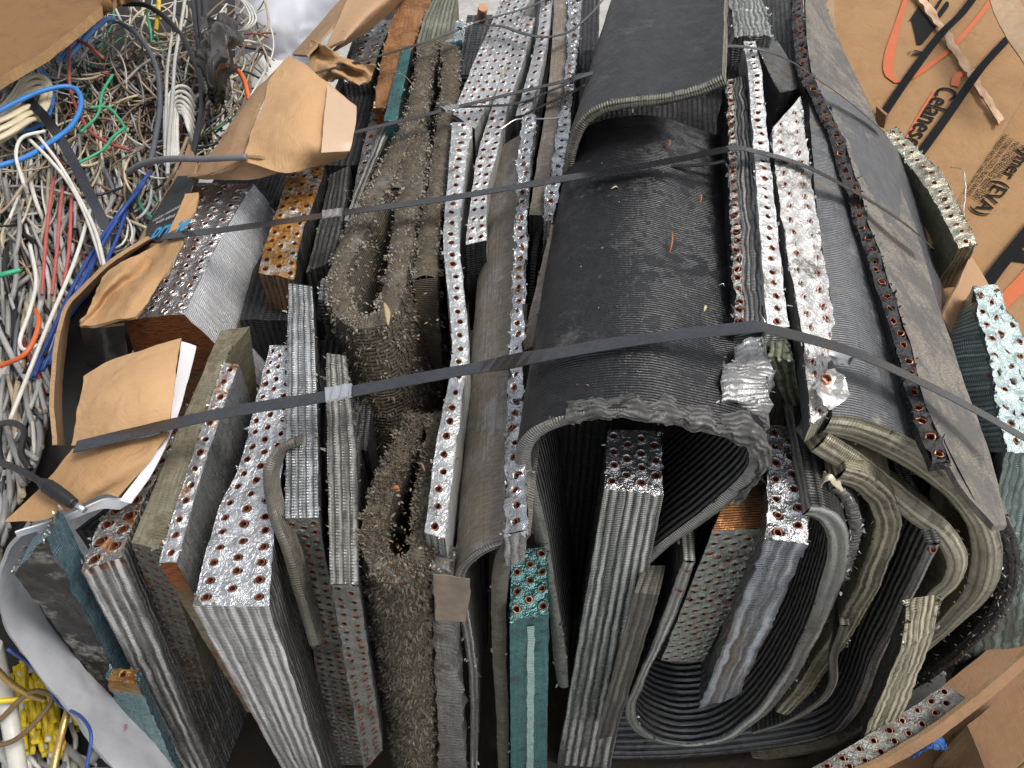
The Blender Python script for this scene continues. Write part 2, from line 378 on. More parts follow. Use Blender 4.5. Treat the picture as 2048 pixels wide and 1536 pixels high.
# ------------------------------------------------------------------ straight coil block
def slab(label, L, Rt, D=.45, z=None, zr=None, dz=0, rows=0, face='top', pitch=.0254, rt=.0052, stag=True, mp=None, mf=None, ms=None, mtop=None,
         foot=None, fy=(0, 0), ragged=False, rough=.0014, bspan=(0, 1), aspan=(0, 1), name='fin_coil', cat='coil', group=None, flk=0, fm=None, squash=.12, skip=0, amp=.0012,
         down=Vector((0, 0, -1)), seed=None, collar=1.0):
    seed = R.uniform(0, 50) if seed is None else seed
    def lift(pts, zz): return [Pz(x, y, (zz if zz is not None else zt(x)) + dz) for x, y in pts]
    NS = 40
    Lp = cr(lift(L, z), NS); Rp = cr(lift(Rt, zr if zr is not None else z), NS)
    if foot:
        dl = Py(*foot[0], Lp[0].y + fy[0]) - Lp[0]; dr = Py(*foot[1], Rp[0].y + fy[1]) - Rp[0]
    else: dl = dr = down*D
    def at(P, s):
        t = s*(NS-1); i = min(int(t), NS-2); return P[i].lerp(P[i+1], t-i)
    def pos0(s, w_, d): return (at(Lp, s)+dl*d).lerp(at(Rp, s)+dr*d, w_)
    def pos(s, w_, d):
        p = pos0(s, w_, d); return p + nz(p, rough, 26, seed) + nz(p, rough*.5, 110, seed)
    La = plen(Lp); Wb = sum((a-b).length for a, b in zip(Lp, Rp))/NS; Dd = (dl.length+dr.length)/2
    base = pos0(.5, .5, 1)
    rt_o = root(name, base, label, cat, group)
    mb = MB(); n1 = lambda x, st, mx: max(2, min(mx, int(x/st)))
    na, nb, nd = n1(La, .012, 70), n1(Wb, .008, 16), n1(Dd, .012, 60)
    mf = mf or fin('fin_silver', (.55,.56,.56)); ms = ms or mf; mtop = mtop or mf
    sw = face == 'front'
    if face == 'top' and rows:
        if bspan != (0, 1):
            if bspan[0] > 0: mb.grid(lambda a, b: pos(a, b*bspan[0], 0), na, 4, mtop, lambda a, b: (b*Wb, a*La))
            if bspan[1] < 1: mb.grid(lambda a, b: pos(a, bspan[1]+b*(1-bspan[1]), 0), na, nb, mtop, lambda a, b: (b*Wb, a*La))
    else: mb.grid(lambda a, b: pos(a, b, 0), na, nb, mtop, lambda a, b: (b*Wb, a*La))
    if not (face == 'front' and rows): mb.grid(lambda a, b: pos(0, a, b), nb, nd, mf, lambda a, b: (a*Wb, b*Dd))
    elif aspan != (0, 1):
        mb.grid(lambda a, b: pos(0, a, aspan[1]+b*(1-aspan[1])), nb, nd, mf, lambda a, b: (a*Wb, b*Dd))
        if aspan[0] > 0: mb.grid(lambda a, b: pos(0, a, b*aspan[0]), nb, nd, mf, lambda a, b: (a*Wb, b*Dd))
    for e in (0, 1):
        mb.grid(lambda a, b: pos(a, e, b), na, nd, ms, (lambda a, b: (b*Dd, a*La)) if sw else (lambda a, b: (a*La, b*Dd)))
    mb.grid(lambda a, b: pos(1, a, b), 2, 3, ms); mb.grid(lambda a, b: pos(a, b, 1), 6, 3, ms)
    if flk:
        fm = fm or mp or mf
        flakes(mb, [pos(s/30, 0, 0) for s in range(31)], fm, flk); flakes(mb, [pos(s/30, 1, 0) for s in range(31)], fm, flk)
        flakes(mb, [pos(0, s/6, 0) for s in range(7)], fm, max(2, flk//5), out=Vector((0, -1, 0)))
    mb.build('fin_block', rt_o)
    if rows:
        pm = MB(); mp = mp or plate('plate_bright')
        if face == 'top': perforate(pm, rt_o, lambda a, b: pos(a, b, 0), La, Wb*1.0, rows, pitch, rt, mp, stag, ragged, bspan[0], bspan[1], aspan[0], aspan[1], squash=squash, skip=skip, amp=amp, collar=collar)
        else: perforate(pm, rt_o, lambda a, b: pos(0, b, a), Dd, Wb, rows, pitch, rt, mp, stag, ragged, bspan[0], bspan[1], aspan[0], aspan[1], squash=squash, skip=skip, amp=amp, collar=collar)
        pm.build('end_plate', rt_o)
    return rt_o, pos

# ------------------------------------------------------------------ bent coil: a thick sheet, profile swept along a vector
def bent(label, C, sweep, thick=.02, nrm=None, mo=None, mi=None, mr=None, me=None, rough=.0015, n=70, nv=40, name='bent_coil', cat='coil', group=None,
         tip=0, fray=0, frm=None, flk=0, fm=None, seed=None, sag=0, rimtub=0, rimr=.005, ragged=True, lean=None, frL=.014, frv=2, frg=True):
    """C world polyline of the section's middle line; outer side is to the left of travel seen from the front"""
    seed = R.uniform(0, 50) if seed is None else seed
    C = cr(C, n); sv = Vector(sweep); nrm = (nrm or sv).normalized()
    def T(i): return (C[min(i+1, n-1)]-C[max(i-1, 0)]).normalized()
    th = thick if callable(thick) else (lambda s: thick)
    off = [T(i).cross(nrm).normalized() for i in range(n)]
    L = plen(C); S = sv.length
    def pos(a, k, v):
        t = a*(n-1); i = min(int(t), n-2); f = t-i
        p = C[i].lerp(C[i+1], f); o = off[i].lerp(off[i+1], f).normalized()
        q = p + o*(k-.5)*th(a) + sv*v
        if lean: q = q + lean(a, v)
        return q + nz(q, rough*.7, 16, seed) + nz(q, rough*.3, 120, seed)
    base = pos(.5, .5, .5); base.z = min(c.z for c in C)
    rt_o = root(name, base, label, cat, group)
    mo = mo or fin('fin_silver', (.55,.56,.56)); mi = mi or mo; mr = mr or mo; me = me or mr
    mb = MB()
    mb.grid(lambda a, b: pos(a, 1, b), n, nv, mo, lambda a, b: (a*L, b*S))
    mb.grid(lambda a, b: pos(a, 0, b), n, nv, mi, lambda a, b: (a*L, b*S))
    t0 = th(.5)
    def bulge(a, b, v, sgn):
        q = pos(a, b, v); return q + sv.normalized()*sgn*(math.sin(math.pi*b)*t0*.18)
    mb.grid(lambda a, b: bulge(a, b, 0, -1), n*2, 5, mr, lambda a, b: (b*t0, a*L))
    mb.grid(lambda a, b: bulge(a, b, 1, 1), n, 2, mr, lambda a, b: (b*t0, a*L))
    for e in (0, 1): mb.grid(lambda a, b: pos(e, a, b), 4, nv, me, lambda a, b: (a*t0, b*S))
    if fray:
        smp = []
        for _ in range(900):
            a = R.random(); kk = R.choice((0, 1, R.random(), R.random())); v = R.random()**frv*.95 if kk in (0, 1) else 0
            p = pos(a, kk, v); t = min(n-1, int(a*n)); o = off[t]*(kk-.5)*2
            d = (o*.9 - nrm*(.8 if v == 0 else .05) + (nrm*.55 if v > 0 else Vector())).normalized()
            smp.append((p, d))
        bristles(mb, smp, frm or mr, int(fray*.7), L=frL); bristles(mb, smp, MATS['bristle_grey'], int(fray*.3), L=frL*1.1) if frg else None
    if flk:
        fm = fm or mr
        flakes(mb, [pos(i/40, 1, 0) for i in range(41)], fm, flk, out=-nrm); flakes(mb, [pos(i/40, 0, 0) for i in range(41)], fm, flk, out=-nrm)
    mb.build('fin_sheet', rt_o)
    return rt_o, pos

# ------------------------------------------------------------------ sheets, straps, cables, writing
def patch(name, label, cat, rows, thick=.005, mat=None, edge=None, nu=40, nv=30, rough=.002, smooth=True, freq=14, parent=None, group=None, under=None, lin=False, world=False):
    """rows of (px,py,z): a bent sheet through these points, with real thickness"""
    G = [[Vector(p) if world else Pz(*p) for p in r] for r in rows]
    if lin:
        def rs(P, n):
            m = len(P)-1; return [P[min(int(i/(n-1)*m), m-1)].lerp(P[min(int(i/(n-1)*m), m-1)+1], i/(n-1)*m-min(int(i/(n-1)*m), m-1)) for i in range(n)]
    else: rs = cr
    A = [rs(r, nu+1) for r in G]; Bc = [rs([a[i] for a in A], nv+1) for i in range(nu+1)]
    sd_ = R.uniform(0, 40)
    P = [[Bc[i][j] + nz(Bc[i][j], rough, freq, sd_) for j in range(nv+1)] for i in range(nu+1)]
    N = []
    for i in range(nu+1):
        row = []
        for j in range(nv+1):
            a = P[min(i+1, nu)][j]-P[max(i-1, 0)][j]; b = P[i][min(j+1, nv)]-P[i][max(j-1, 0)]
            q = a.cross(b); row.append(q.normalized() if q.length > 1e-10 else Vector((0, 0, 1)))
        N.append(row)
    if N[nu//2][nv//2].dot(Vector((0, 0, CAMH))-P[nu//2][nv//2]) < 0: N = [[-x for x in r] for r in N]
    lu = plen([P[i][nv//2] for i in range(nu+1)]); lv = plen([P[nu//2][j] for j in range(nv+1)])
    mb = MB(); mat = mat or board('cardboard'); edge = edge or mat
    gi = lambda a, n: min(n, max(0, round(a*n)))
    top = lambda a, b: P[gi(a, nu)][gi(b, nv)]
    bot = lambda a, b: P[gi(a, nu)][gi(b, nv)] - N[gi(a, nu)][gi(b, nv)]*thick
    uvf = lambda a, b: (a*lu, b*lv)
    mb.grid(top, nu, nv, mat, uvf, smooth=smooth); mb.grid(bot, nu, nv, under or mat, uvf, smooth=smooth)
    for (f0, f1, n, ln) in ((lambda a: top(a, 0), lambda a: bot(a, 0), nu, lu), (lambda a: top(a, 1), lambda a: bot(a, 1), nu, lu),
                            (lambda a: top(0, a), lambda a: bot(0, a), nv, lv), (lambda a: top(1, a), lambda a: bot(1, a), nv, lv)):
        mb.grid(lambda a, b: f0(a).lerp(f1(a), b), n, 1, edge, lambda a, b: (a*ln, b*thick), smooth=False)
    o = mb.build(name, parent, None if parent else P[nu//2][nv//2])
    if label: tag(o, label, cat, group)
    return o
def strip_mesh(mb, P, width, mat, wdir, thick=.0012):
    n = len(P); W = []
    for i in range(n):
        t = (P[min(i+1, n-1)]-P[max(i-1, 0)]).normalized(); q = wdir(i/(n-1)) if callable(wdir) else wdir
        q = (q - t*q.dot(t)).normalized(); W.append((q*width/2, t.cross(q).normalized()*thick/2))
    def f(sgn_w, sgn_t):
        return lambda i: P[i]+W[i][0]*sgn_w+W[i][1]*sgn_t
    c = [f(-1, 1), f(1, 1), f(1, -1), f(-1, -1)]; L = plen(P)
    for k in range(4):
        a, b = c[k], c[(k+1) % 4]
        mb.grid(lambda u, v: a(round(u*(n-1))).lerp(b(round(u*(n-1))), v), n-1, 1, mat, lambda u, v: (v*width, u*L), smooth=False)
def strap(label, pts, width=.016, seal=None, mat=None, wdir=Vector((0, 1, -.25)), n=70, name='steel_strap', group=None):
    P = cr([Pz(*p) for p in pts], n); mb = MB(); mat = mat or MATS['strap']
    strip_mesh(mb, P, width, mat, wdir); o = mb.build(name, None, P[n//2]); tag(o, label, 'strap', group)
    if seal is not None:
        s = MB(); sd_ = wdir(seal[0]) if callable(wdir) else wdir
        i = int(seal[0]*(n-1)); Q = [P[i].lerp(P[i+1], 0)+Vector((0, 0, .0022))]
        t = (P[i+1]-P[i-1]).normalized(); Q = [P[i]+t*x*seal[1]+Vector((0, 0, .002+.0012*(abs(math.sin(x*9)))) ) for x in [k/12-.5 for k in range(13)]]
        strip_mesh(s, Q, width*1.16, MATS['seal'], sd_, .0035); s.build('seal', o)
    return o
def cable(label, pts, r, mat, name='cable', n=50, k=8, group=None, cat='cable', squash=1, wob=0):
    P = cr([Pz(*p) for p in pts], n)
    if wob: P = [p + nz(p, wob, 18, 3) for p in P]
    mb = MB(); mb.tube(P, r, mat, k, squash=squash); o = mb.build(name, None, P[n//2]); tag(o, label, cat, group); return o
def writing(body, A, B_, z, parent, mat, name='lettering', ysc=1, lift=.0015, bold=0, plane=None):
    a = plane(*A) if plane else Pz(A[0], A[1], z); b = plane(*B_) if plane else Pz(B_[0], B_[1], z)
    cu = bpy.data.curves.new('txt', 'FONT'); cu.body = body; cu.offset = bold; ob = bpy.data.objects.new('txt', cu); COL.objects.link(ob)
    dg = bpy.context.evaluated_depsgraph_get(); me = bpy.data.meshes.new_from_object(ob.evaluated_get(dg)); bpy.data.objects.remove(ob)
    xs = [v.co.x for v in me.vertices]; w_ = max(xs)-min(xs); x0 = min(xs)
    x = (b-a).normalized(); s = (b-a).length/w_
    up = plane.n if plane else Vector((0, 0, 1)); y = up.cross(x).normalized()
    base = Vector(parent['_b'])
    for v in me.vertices:
        q = v.co; v.co = a + x*((q.x-x0)*s) + y*(q.y*s*ysc) + up*lift - base
    me.materials.clear(); me.materials.append(mat)
    o = bpy.data.objects.new(name, me); COL.objects.link(o); o.parent = parent; return o

# ================================================================== the place
MATS['strap'] = plain('strap_steel', (.11,.112,.12), .27, .9, .35, 120, .12, .0006, dark=(.03,.03,.032))
MATS['seal'] = plain('strap_seal', (.75,.76,.78), .28, .95, .3, 160, .25)
CON = plain('concrete', (.42,.41,.39), .85, 0, .5, 30, .4, .003)
g = MB(); g.grid(lambda a, b: Vector((-30+60*a, -20+60*b, -1.12)), 4, 4, CON); kind(g.build('ground'), 'structure')

FS = fin('fin_silver', (.70,.71,.71), da=.25, rough=.26)
FSB = fin('fin_bright', (.74,.75,.76), da=.12, rough=.24, streak=.75)
FSC = fin('fin_corrugated', (.66,.68,.68), da=.10, rough=.25, pitch=.0048, line=.75, streak=.45, lb=1.0)
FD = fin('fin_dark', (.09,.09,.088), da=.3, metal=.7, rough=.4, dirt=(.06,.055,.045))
FDS = fin('fin_dark_side', (.24,.24,.235), da=.2, metal=.85, rough=.3, streak=.7)
FCH = fin('fin_charcoal', (.030,.031,.034), dirt=(.11,.105,.095), da=.15, metal=.35, rough=.36, pitch=.0046, line=.6, streak=.12, lb=.8)
FCHI = fin('fin_charcoal_ribbed', (.22,.222,.224), dirt=(.09,.08,.065), da=.2, metal=.8, rough=.38, pitch=.004, line=.4, rib=.013, streak=.2)
FCHR = fin('fin_charcoal_rim', ridge=0, base=(.42,.42,.39), dirt=(.15,.135,.10), da=.35, metal=.8, rough=.36, pitch=.0036, line=.7, streak=.5)
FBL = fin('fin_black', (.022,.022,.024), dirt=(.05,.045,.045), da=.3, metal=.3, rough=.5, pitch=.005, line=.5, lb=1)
FGR = fin('fin_grey_face', (.17,.175,.185), dirt=(.27,.245,.205), da=.2, metal=.5, rough=.45, pitch=.0045, line=.55, streak=.3)
FWG = fin('fin_weathered', rk=0, ridge=0, base=(.15,.14,.13), dirt=(.25,.22,.185), da=.42, metal=.25, rough=.6, pitch=.005, line=.1, streak=.55)
FBR = fin('fin_brown_face', rk=0, ridge=0, base=(.42,.395,.36), dirt=(.27,.23,.185), da=.55, metal=.3, rough=.6, pitch=.004, line=.25, streak=.9)
FBRR = fin('fin_brown_rim', rk=0, ridge=0, base=(.24,.225,.19), dirt=(.14,.12,.09), da=.45, metal=.7, rough=.42, pitch=.004, line=.5)
FWH = fin('fin_white_side', rk=0, ridge=0, base=(.66,.66,.64), dirt=(.38,.36,.32), da=.3, metal=.55, rough=.45, pitch=.005, line=.25, streak=.7)
FOL = fin('fin_olive', ridge=0, base=(.42,.385,.27), dirt=(.16,.13,.075), da=.45, metal=.55, rough=.48, pitch=.004, line=.5, streak=.6)
FTAN = fin('fin_tan', (.62,.575,.43), dirt=(.25,.215,.14), da=.36, metal=.65, rough=.42, pitch=.0042, line=.65, streak=.4, lb=1)
FOLR = fin('fin_olive_rim', (.46,.42,.30), dirt=(.17,.14,.085), da=.42, metal=.6, rough=.42, pitch=.0042, line=.55, streak=.6)
FTE = fin('fin_teal', (.12,.34,.34), dirt=(.03,.07,.07), da=.35, metal=.9, rough=.2, pitch=.0036, line=.3, streak=.6, ridge=0)
FTES = fin('fin_teal_stripe', (.62,.90,.84), dirt=(.2,.5,.45), da=.05, metal=.6, rough=.28, pitch=.003, line=.2, streak=.1)
FTEB = fin('fin_blue_teal', (.24,.42,.50), dirt=(.04,.055,.06), da=.25, metal=.9, rough=.26, streak=.8, ridge=0)
FTEP = fin('fin_pale_teal', (.33,.43,.42), dirt=(.16,.20,.19), da=.3, metal=.6, rough=.35, streak=.5)
FRU = fin('fin_rusty_front', (.36,.34,.30), da=.3, rust=.5, rv=.06, rough=.4)
FRUT = fin('fin_rusted', ridge=0, base=(.32,.2,.10), dirt=(.12,.06,.025), da=.4, metal=.5, rough=.5, rust=.55, rv=.2, streak=.5)
FRUS = fin('fin_rust_top', (.25,.13,.06), dirt=(.07,.035,.02), da=.5, metal=.55, rough=.42, rust=.35, line=.7)
FSR = fin('fin_silver_rusty_edge', (.55,.56,.56), da=.28, rust=.12, rv=.03, rough=.3)
FBLU = fin('fin_blue_sheen', ridge=.016, base=(.44,.48,.53), dirt=(.24,.19,.12), da=.35, metal=.9, rough=.28, streak=.6)
FFUZ = fin('fin_frayed', rk=0, ridge=0, base=(.29,.265,.22), dirt=(.13,.10,.062), da=.58, metal=.4, rough=.55, pitch=.0035, line=.7, streak=.3, lb=1)
FFUB = fin('fin_frayed_brown', rk=0, ridge=0, base=(.15,.13,.10), dirt=(.09,.07,.045), da=.55, metal=.15, rough=.75, pitch=.006, line=.7, streak=.3, lb=1)
BRI = plain('bristle_grey', (.34,.31,.26), .55, .1, .7, 90, 0, dark=(.13,.10,.07), big=16)
BRB = plain('bristle_brown', (.20,.17,.13), .6, .2, .6, 90, 0, dark=(.08,.06,.04), big=16)
FOIL = plain('torn_foil', (.72,.72,.70), .28, .9, .4, 200, .3)
FOILD = plain('torn_foil_dark', (.3,.3,.28), .35, .85, .5, 200, .3)
PB = plate('plate_bright', (.68,.69,.7), dirt=.25)
PW = plate('plate_white', (.68,.68,.67), .3, dirt=.32, metal=.8, crink=1.1)
PS = plate('plate_silver', (.60,.61,.62), .24, dirt=.4)
PD = plate('plate_dark', (.28,.29,.29), .3, dirt=.5, metal=.9)
PDR = plate('plate_dark_rusty', (.36,.36,.35), .28, rust=.35, dirt=.5)
PR = plate('plate_rusty', (.62,.60,.54), .34, rust=.62, dirt=.25, rustc=(.42,.19,.03))
PSR = plate('plate_bright_rusty', (.76,.76,.76), .25, rust=.12, dirt=.1)
PG = plate('plate_greygreen', (.36,.39,.35), .38, rust=.06, dirt=.35, metal=.85)
PGD = plate('plate_grey_dirty', (.26,.265,.245), .42, rust=.12, dirt=.5, metal=.8, rustc=(.25,.10,.04))
PT = plate('plate_teal', (.44,.53,.52), .34, dirt=.18, metal=.6)
PTD = plate('plate_teal_dark', (.10,.20,.20), .3, dirt=.4, metal=.9)
PBK = plate('plate_black', (.035,.035,.037), .5, dirt=.3, metal=.4, dirtc=(.07,.065,.06))
PGF = plate('plate_grey_frayed', (.34,.33,.31), .4, rust=.15, dirt=.5, metal=.8, rustc=(.3,.12,.05))

# ---------------------------------------------------------------- left group of straight coils
slab('thick silver coil with four rows of holes, rusted near end under folded cardboard', [(248,640),(300,540),(350,400),(368,365)], [(368,628),(430,500),(480,410),(508,368)], rows=4, foot=((340,930),(600,850)), fy=(.02,.02), mp=PSR, mf=FRUT, ms=fin('fin_mirror', (.86,.87,.89), da=.08, rough=.25, metal=.5, streak=.8, ridge=0, line=.3), pitch=0.023, flk=30, rt=0.005)
slab('coil with yellow rust blooms over its holed end, behind the thick silver coil', [(517,545),(533,480),(562,395),(575,345)], [(588,560),(604,470),(640,370),(650,330)], .3, dz=-.01, rows=3, mp=PR, mf=FRUS, ms=FD, pitch=0.024, rt=0.0055, flk=30, fm=FOILD)
slab('dark coil side leaning right of the rust bloomed coil', [(612,545),(640,440),(660,350)], [(668,520),(690,430),(700,330)], .3, dz=-.035, mf=FD, flk=40, fm=FOILD)
slab('olive brown coil whose near end shows rows of copper holes', [(262,1085),(330,925),(390,780),(440,662)], [(326,1100),(385,915),(450,725),(500,652)], rows=3, face='front', foot=((378,1385),(418,1375)), mp=plate('plate_olive_dark', (.17,.165,.145), .36, rust=.12, dirt=.5), mf=FD, mtop=FOL, ms=FOL, pitch=.022, rt=.0046, flk=40, fm=FOILD, fy=(.03,.03), dz=.002)
slab('narrow silver coil with one row of holes and an orange rusted corner', [(317,1127),(383,918),(447,724)], [(353,1127),(413,918),(477,728)], .5, dz=.006, rows=1, mp=plate('plate_silver_rusty', (.70,.70,.70), .3, rust=.3, dirt=.1), mf=fin('fin_rust_tan', ridge=0, base=(.36,.30,.2), dirt=(.2,.13,.06), da=.5, metal=.4, rough=.5, rust=.4, rv=.1), ms=fin('fin_silver_lined', (.62,.63,.63), da=.25, rough=.28, streak=.9, ridge=0), pitch=0.026, rt=0.0055, flk=30)
slab('stained coil with large rusted holes under the white paper edge', [(163,1142),(205,1040),(300,915),(335,868)], [(246,1114),(270,1040),(326,935),(354,868)], rows=2, foot=((432,1660),(478,1660)), mp=PDR, mf=fin('fin_stripes', (.58,.57,.55), dirt=(.16,.14,.11), da=.42, rough=.3, streak=.9, rv=.02), ms=fin('fin_shingled', (.62,.62,.61), da=.25, rough=.25, pitch=.02, line=.35, streak=.5, lb=1), pitch=0.025, rt=0.0075, flk=60, rough=.0018, dz=-.015)
slab('black faced coil with a blue edge beside the white board', [(28,1150),(60,1090)], [(90,1075),(122,1020)], z=-.095, zr=.0, foot=((222,1400),(246,1372)), mf=fin('fin_black_smear', streak=.2, base=(.035,.033,.03), dirt=(.30,.29,.25), da=.25, metal=.6, rough=.4, line=.2), ms=FTEB, mtop=FTEB, flk=120, fm=FOILD, rough=.004)
slab('blue teal coil stub with a rusty top, low beside the white board', [(212,1358),(224,1335)], [(276,1366),(282,1340)], z=-.35, rows=1, foot=((330,1660),(407,1660)), mp=plate('plate_rust_yellow', (.5,.36,.14), .4, rust=.6, dirt=.3), mf=fin('fin_teal_rust', ridge=0, base=(.36,.58,.62), dirt=(.07,.12,.13), da=.32, metal=.8, rough=.25, rv=.07, rustc=(.4,.2,.03), streak=.8), ms=FTEB, pitch=.03, rt=.006, flk=70, fm=FTEB, rough=.004)
slab('wide bright silver coil with three rows of holes and a striped front', [(384,1212),(438,1015),(478,935),(512,800),(540,690)], [(538,1212),(550,1050),(572,880),(580,780),(585,690)], foot=((632,1660),(687,1660)), rows=3, mp=plate('plate_silver_ridged', (.66,.67,.68), .24, dirt=.35, crink=1.3), mf=fin('fin_bright_stripes', (.70,.71,.72), da=.12, rough=.26, streak=.95, line=.35), ms=FDS, pitch=0.0235, rt=0.0055, flk=30, dz=.0)
bent('thin bent olive coil end curling out beside the tall corrugated coil', [Pz(*q) for q in [(592,884,.0),(556,902,.0),(534,950,.0),(546,1030,-.01),(576,1110,-.05),(602,1200,-.12),(628,1290,-.2)]], (.005,.02,-.015), .013, nrm=Vector((0,1,-.3)), mo=FBRR, mi=FD, mr=FBRR, n=50, nv=12)
slab('tall corrugated silver coil whose near end is full of copper holes', [(571,1037),(572,800),(578,566)], [(637,1035),(633,800),(624,572)], rows=3, face='front', foot=((672,1530),(728,1530)), mp=PGD, mtop=FSC, mf=FD, ms=FDS, pitch=.0225, rt=.0051, flk=70, dz=.015)
slab('slim corrugated silver coil with a holed near end, left of the brown frayed coils', [(661,1168),(655,900),(652,705)], [(717,1170),(712,900),(692,712)], rows=2, face='front', foot=((728,1540),(766,1500)), mp=PGD, mtop=fin('fin_corrugated_dull', (.46,.45,.41), da=.35, rough=.3, pitch=.0048, line=.75), mf=FD, ms=FDS, pitch=.0225, rt=.0051, flk=70, dz=.0)

# ---------------------------------------------------------------- frayed brown coils
def plan(pts, z): return [Pz(x, y, z) for x, y in pts]
h1, h1p = bent('hairpin coil with frayed grey brown fins, upper one under the straps', plan([(826,238),(790,310),(748,390),(706,470),(676,555),(690,622),(730,650),(770,628),(790,560),(806,470),(822,360),(838,262)], .0), (.05,-.11,-.34), lambda s: .038+.006*math.sin(s*9), mi=FFUB, mo=FFUB, mr=FFUZ, fray=14000, frL=.0048, frm=BRI, rough=.006, n=110, nv=30)
bent('frayed hairpin coil looping backwards with leaf litter on it', plan([(792,380),(818,290),(838,190),(852,110),(880,85),(902,110),(896,210),(880,330),(862,440),(850,560)], -.004), (.0,-.02,-.25), .036, mo=FFUZ, mi=FFUZ, mr=FFUZ, fray=11000, frL=.0048, frm=BRI, rough=.006, n=110, nv=20)
h2, h2p = bent('frayed brown hairpin coil, lower one with a long furry front', plan([(838,830),(800,900),(766,980),(744,1060),(752,1118),(793,1146),(836,1114),(854,1030),(866,930),(876,830)], -.02), Py(842,1560,.57)-Pz(798,1140,-.02), .029, mi=FFUB, mo=FFUB, mr=FFUZ, fray=30000, frL=.006, frv=.9, frg=False, frm=BRB, rough=.006, n=100, nv=60)
slab('short frayed coil arm with four holes left of the lower furry coil', [(738,1030),(752,950),(800,880)], [(758,1035),(775,940),(850,840)], .25, dz=-.035, rows=1, mp=PD, mf=FFUB, ms=FFUB, pitch=.03, flk=20, fm=BRB)

# ---------------------------------------------------------------- white strips left of the arch
slab('white coil strip with a single row of holes, longest one left of the brown face', [(849,1066),(860,980),(880,850),(904,700),(893,560),(887,470),(898,330),(905,245)], [(891,1078),(905,950),(925,800),(938,690),(926,560),(919,470),(932,330),(946,245)], .25, rows=1, mp=PW, mf=FS, ms=FWH, pitch=.0275, rt=.0058, flk=60, fm=FOIL, dz=.012, squash=.2)
slab('crumpled silver fin strip hanging below the long white strip', [(862,1130),(868,1080)], [(905,1150),(910,1100)], z=-.03, foot=((884,1660),(940,1660)), mf=fin('fin_crumpled', ridge=0, base=(.46,.45,.43), da=.3, rough=.32, pitch=.01, line=.3), flk=90, fm=FOILD, rough=.007)
slab('wide white holed plate coil at the back of the bale', [(906,228),(954,110),(988,34),(1006,-14)], [(950,258),(1004,150),(1050,20),(1070,-14)], .2, rows=4, mp=PW, mf=FCHI, ms=FWH, pitch=.028, rt=.0056, flk=30, fm=FOIL, dz=.01)
slab('white strip coil with two rows of holes ending at a black stub', [(931,490),(942,400),(955,310),(990,195),(1014,115),(1040,30)], [(973,480),(976,375),(995,308),(1018,205),(1048,120),(1070,35)], .2, rows=2, mp=PW, mf=FBL, ms=FWH, pitch=.027, rt=.0054, flk=40, fm=FOIL, dz=.004, stag=False, squash=.2)
slab('narrow white strip coil with one row of holes reaching the top edge', [(1030,232),(1052,160),(1074,70),(1084,-15)], [(1058,226),(1077,165),(1096,75),(1106,-15)], .2, rows=1, mp=PW, mf=FD, ms=FWH, pitch=.026, rt=.0055, flk=20, fm=FOIL, dz=.006, squash=.2)
slab('ragged white strip coil with one row of holes along the brown face', [(1012,1072),(1012,930),(1019,700),(1030,480),(1035,340),(1045,232)], [(1054,1062),(1051,930),(1046,700),(1053,480),(1060,340),(1072,228)], .07, rows=1, mp=PS, mf=FS, ms=FS, pitch=.025, rt=.0056, flk=170, fm=FOIL, ragged=True, rough=.0045, dz=.016, squash=.45, amp=.003)
slab('torn white strip coil with a single row of holes against the black arch', [(1085,432),(1104,320),(1120,230),(1134,110),(1136,0)], [(1105,440),(1130,320),(1140,240),(1160,60),(1164,0)], .2, rows=1, mp=PS, mf=FS, ms=FD, pitch=.026, rt=.0055, flk=140, fm=FOIL, ragged=True, rough=.004, squash=.4, amp=.003, dz=-.005)
slab('taupe coil face between two white strips at the top edge', [(1058,430),(1078,300),(1094,200),(1106,60),(1108,-10)], [(1086,430),(1106,320),(1122,230),(1133,110),(1136,-10)], .2, mf=FD, mtop=FBR, ms=FBR, dz=-.012)
slab('thin black coil in the gap beside the narrow white strip', [(1060,300),(1080,180),(1098,60)], [(1072,300),(1090,190),(1106,60)], .2, mf=FBL, mtop=FBL, dz=-.03)
bent('dark rubbery coil end bending down beside the arch', [Pz(x, y, .02-.0006*max(0, y-440)) for x, y in [(1098,436),(1078,462),(1068,510),(1062,600),(1058,700)]], (.03,.0,-.16), .011, nrm=Vector((0,0,1)), mo=FBL, mi=FBL, mr=FBL, n=30, nv=12)
slab('taupe narrow coil panel leaning on the black arch', [(1040,705),(1075,560),(1102,450)], [(1070,690),(1100,560),(1124,445)], .25, mf=FBR, mtop=FBR, ms=FBR, dz=-.005, flk=20, fm=FOILD)
bent('bent coil with a broad brown weathered face and thin silver rim', [Py(x, y, .57) for x, y in [(1028,1078),(985,1092),(945,1115),(918,1152),(928,1230),(948,1380),(946,1580)]], Pz(1010,290,.0)-Py(965,1095,.57), .014, mo=FBR, mi=FBR, mr=fin('fin_rim_silver', (.46,.46,.43), da=.35, rough=.34, streak=.6), flk=40, fm=FOIL, n=70, nv=70)
bent('grey brown bent coil rim hanging from the ragged white strip', [Py(x, y, .565) for x, y in [(1046,1066),(1014,1100),(1000,1160),(998,1280),(1004,1420),(1008,1580)]], (.03,.3,.01), .021, mo=FBRR, mi=FBRR, mr=FBRR, flk=20, fm=FOILD, n=60, nv=12)
tc, tpos = slab('teal coil with a pale centre stripe, standing in the front gap', [(1020,1240),(1024,1100)], [(1098,1230),(1092,1095)], z=-.13, rows=3, foot=((1022,1660),(1092,1660)), mp=PTD, mf=FTE, ms=FTE, pitch=.03, rt=.0055, flk=60, fm=FTE, rough=.0014)
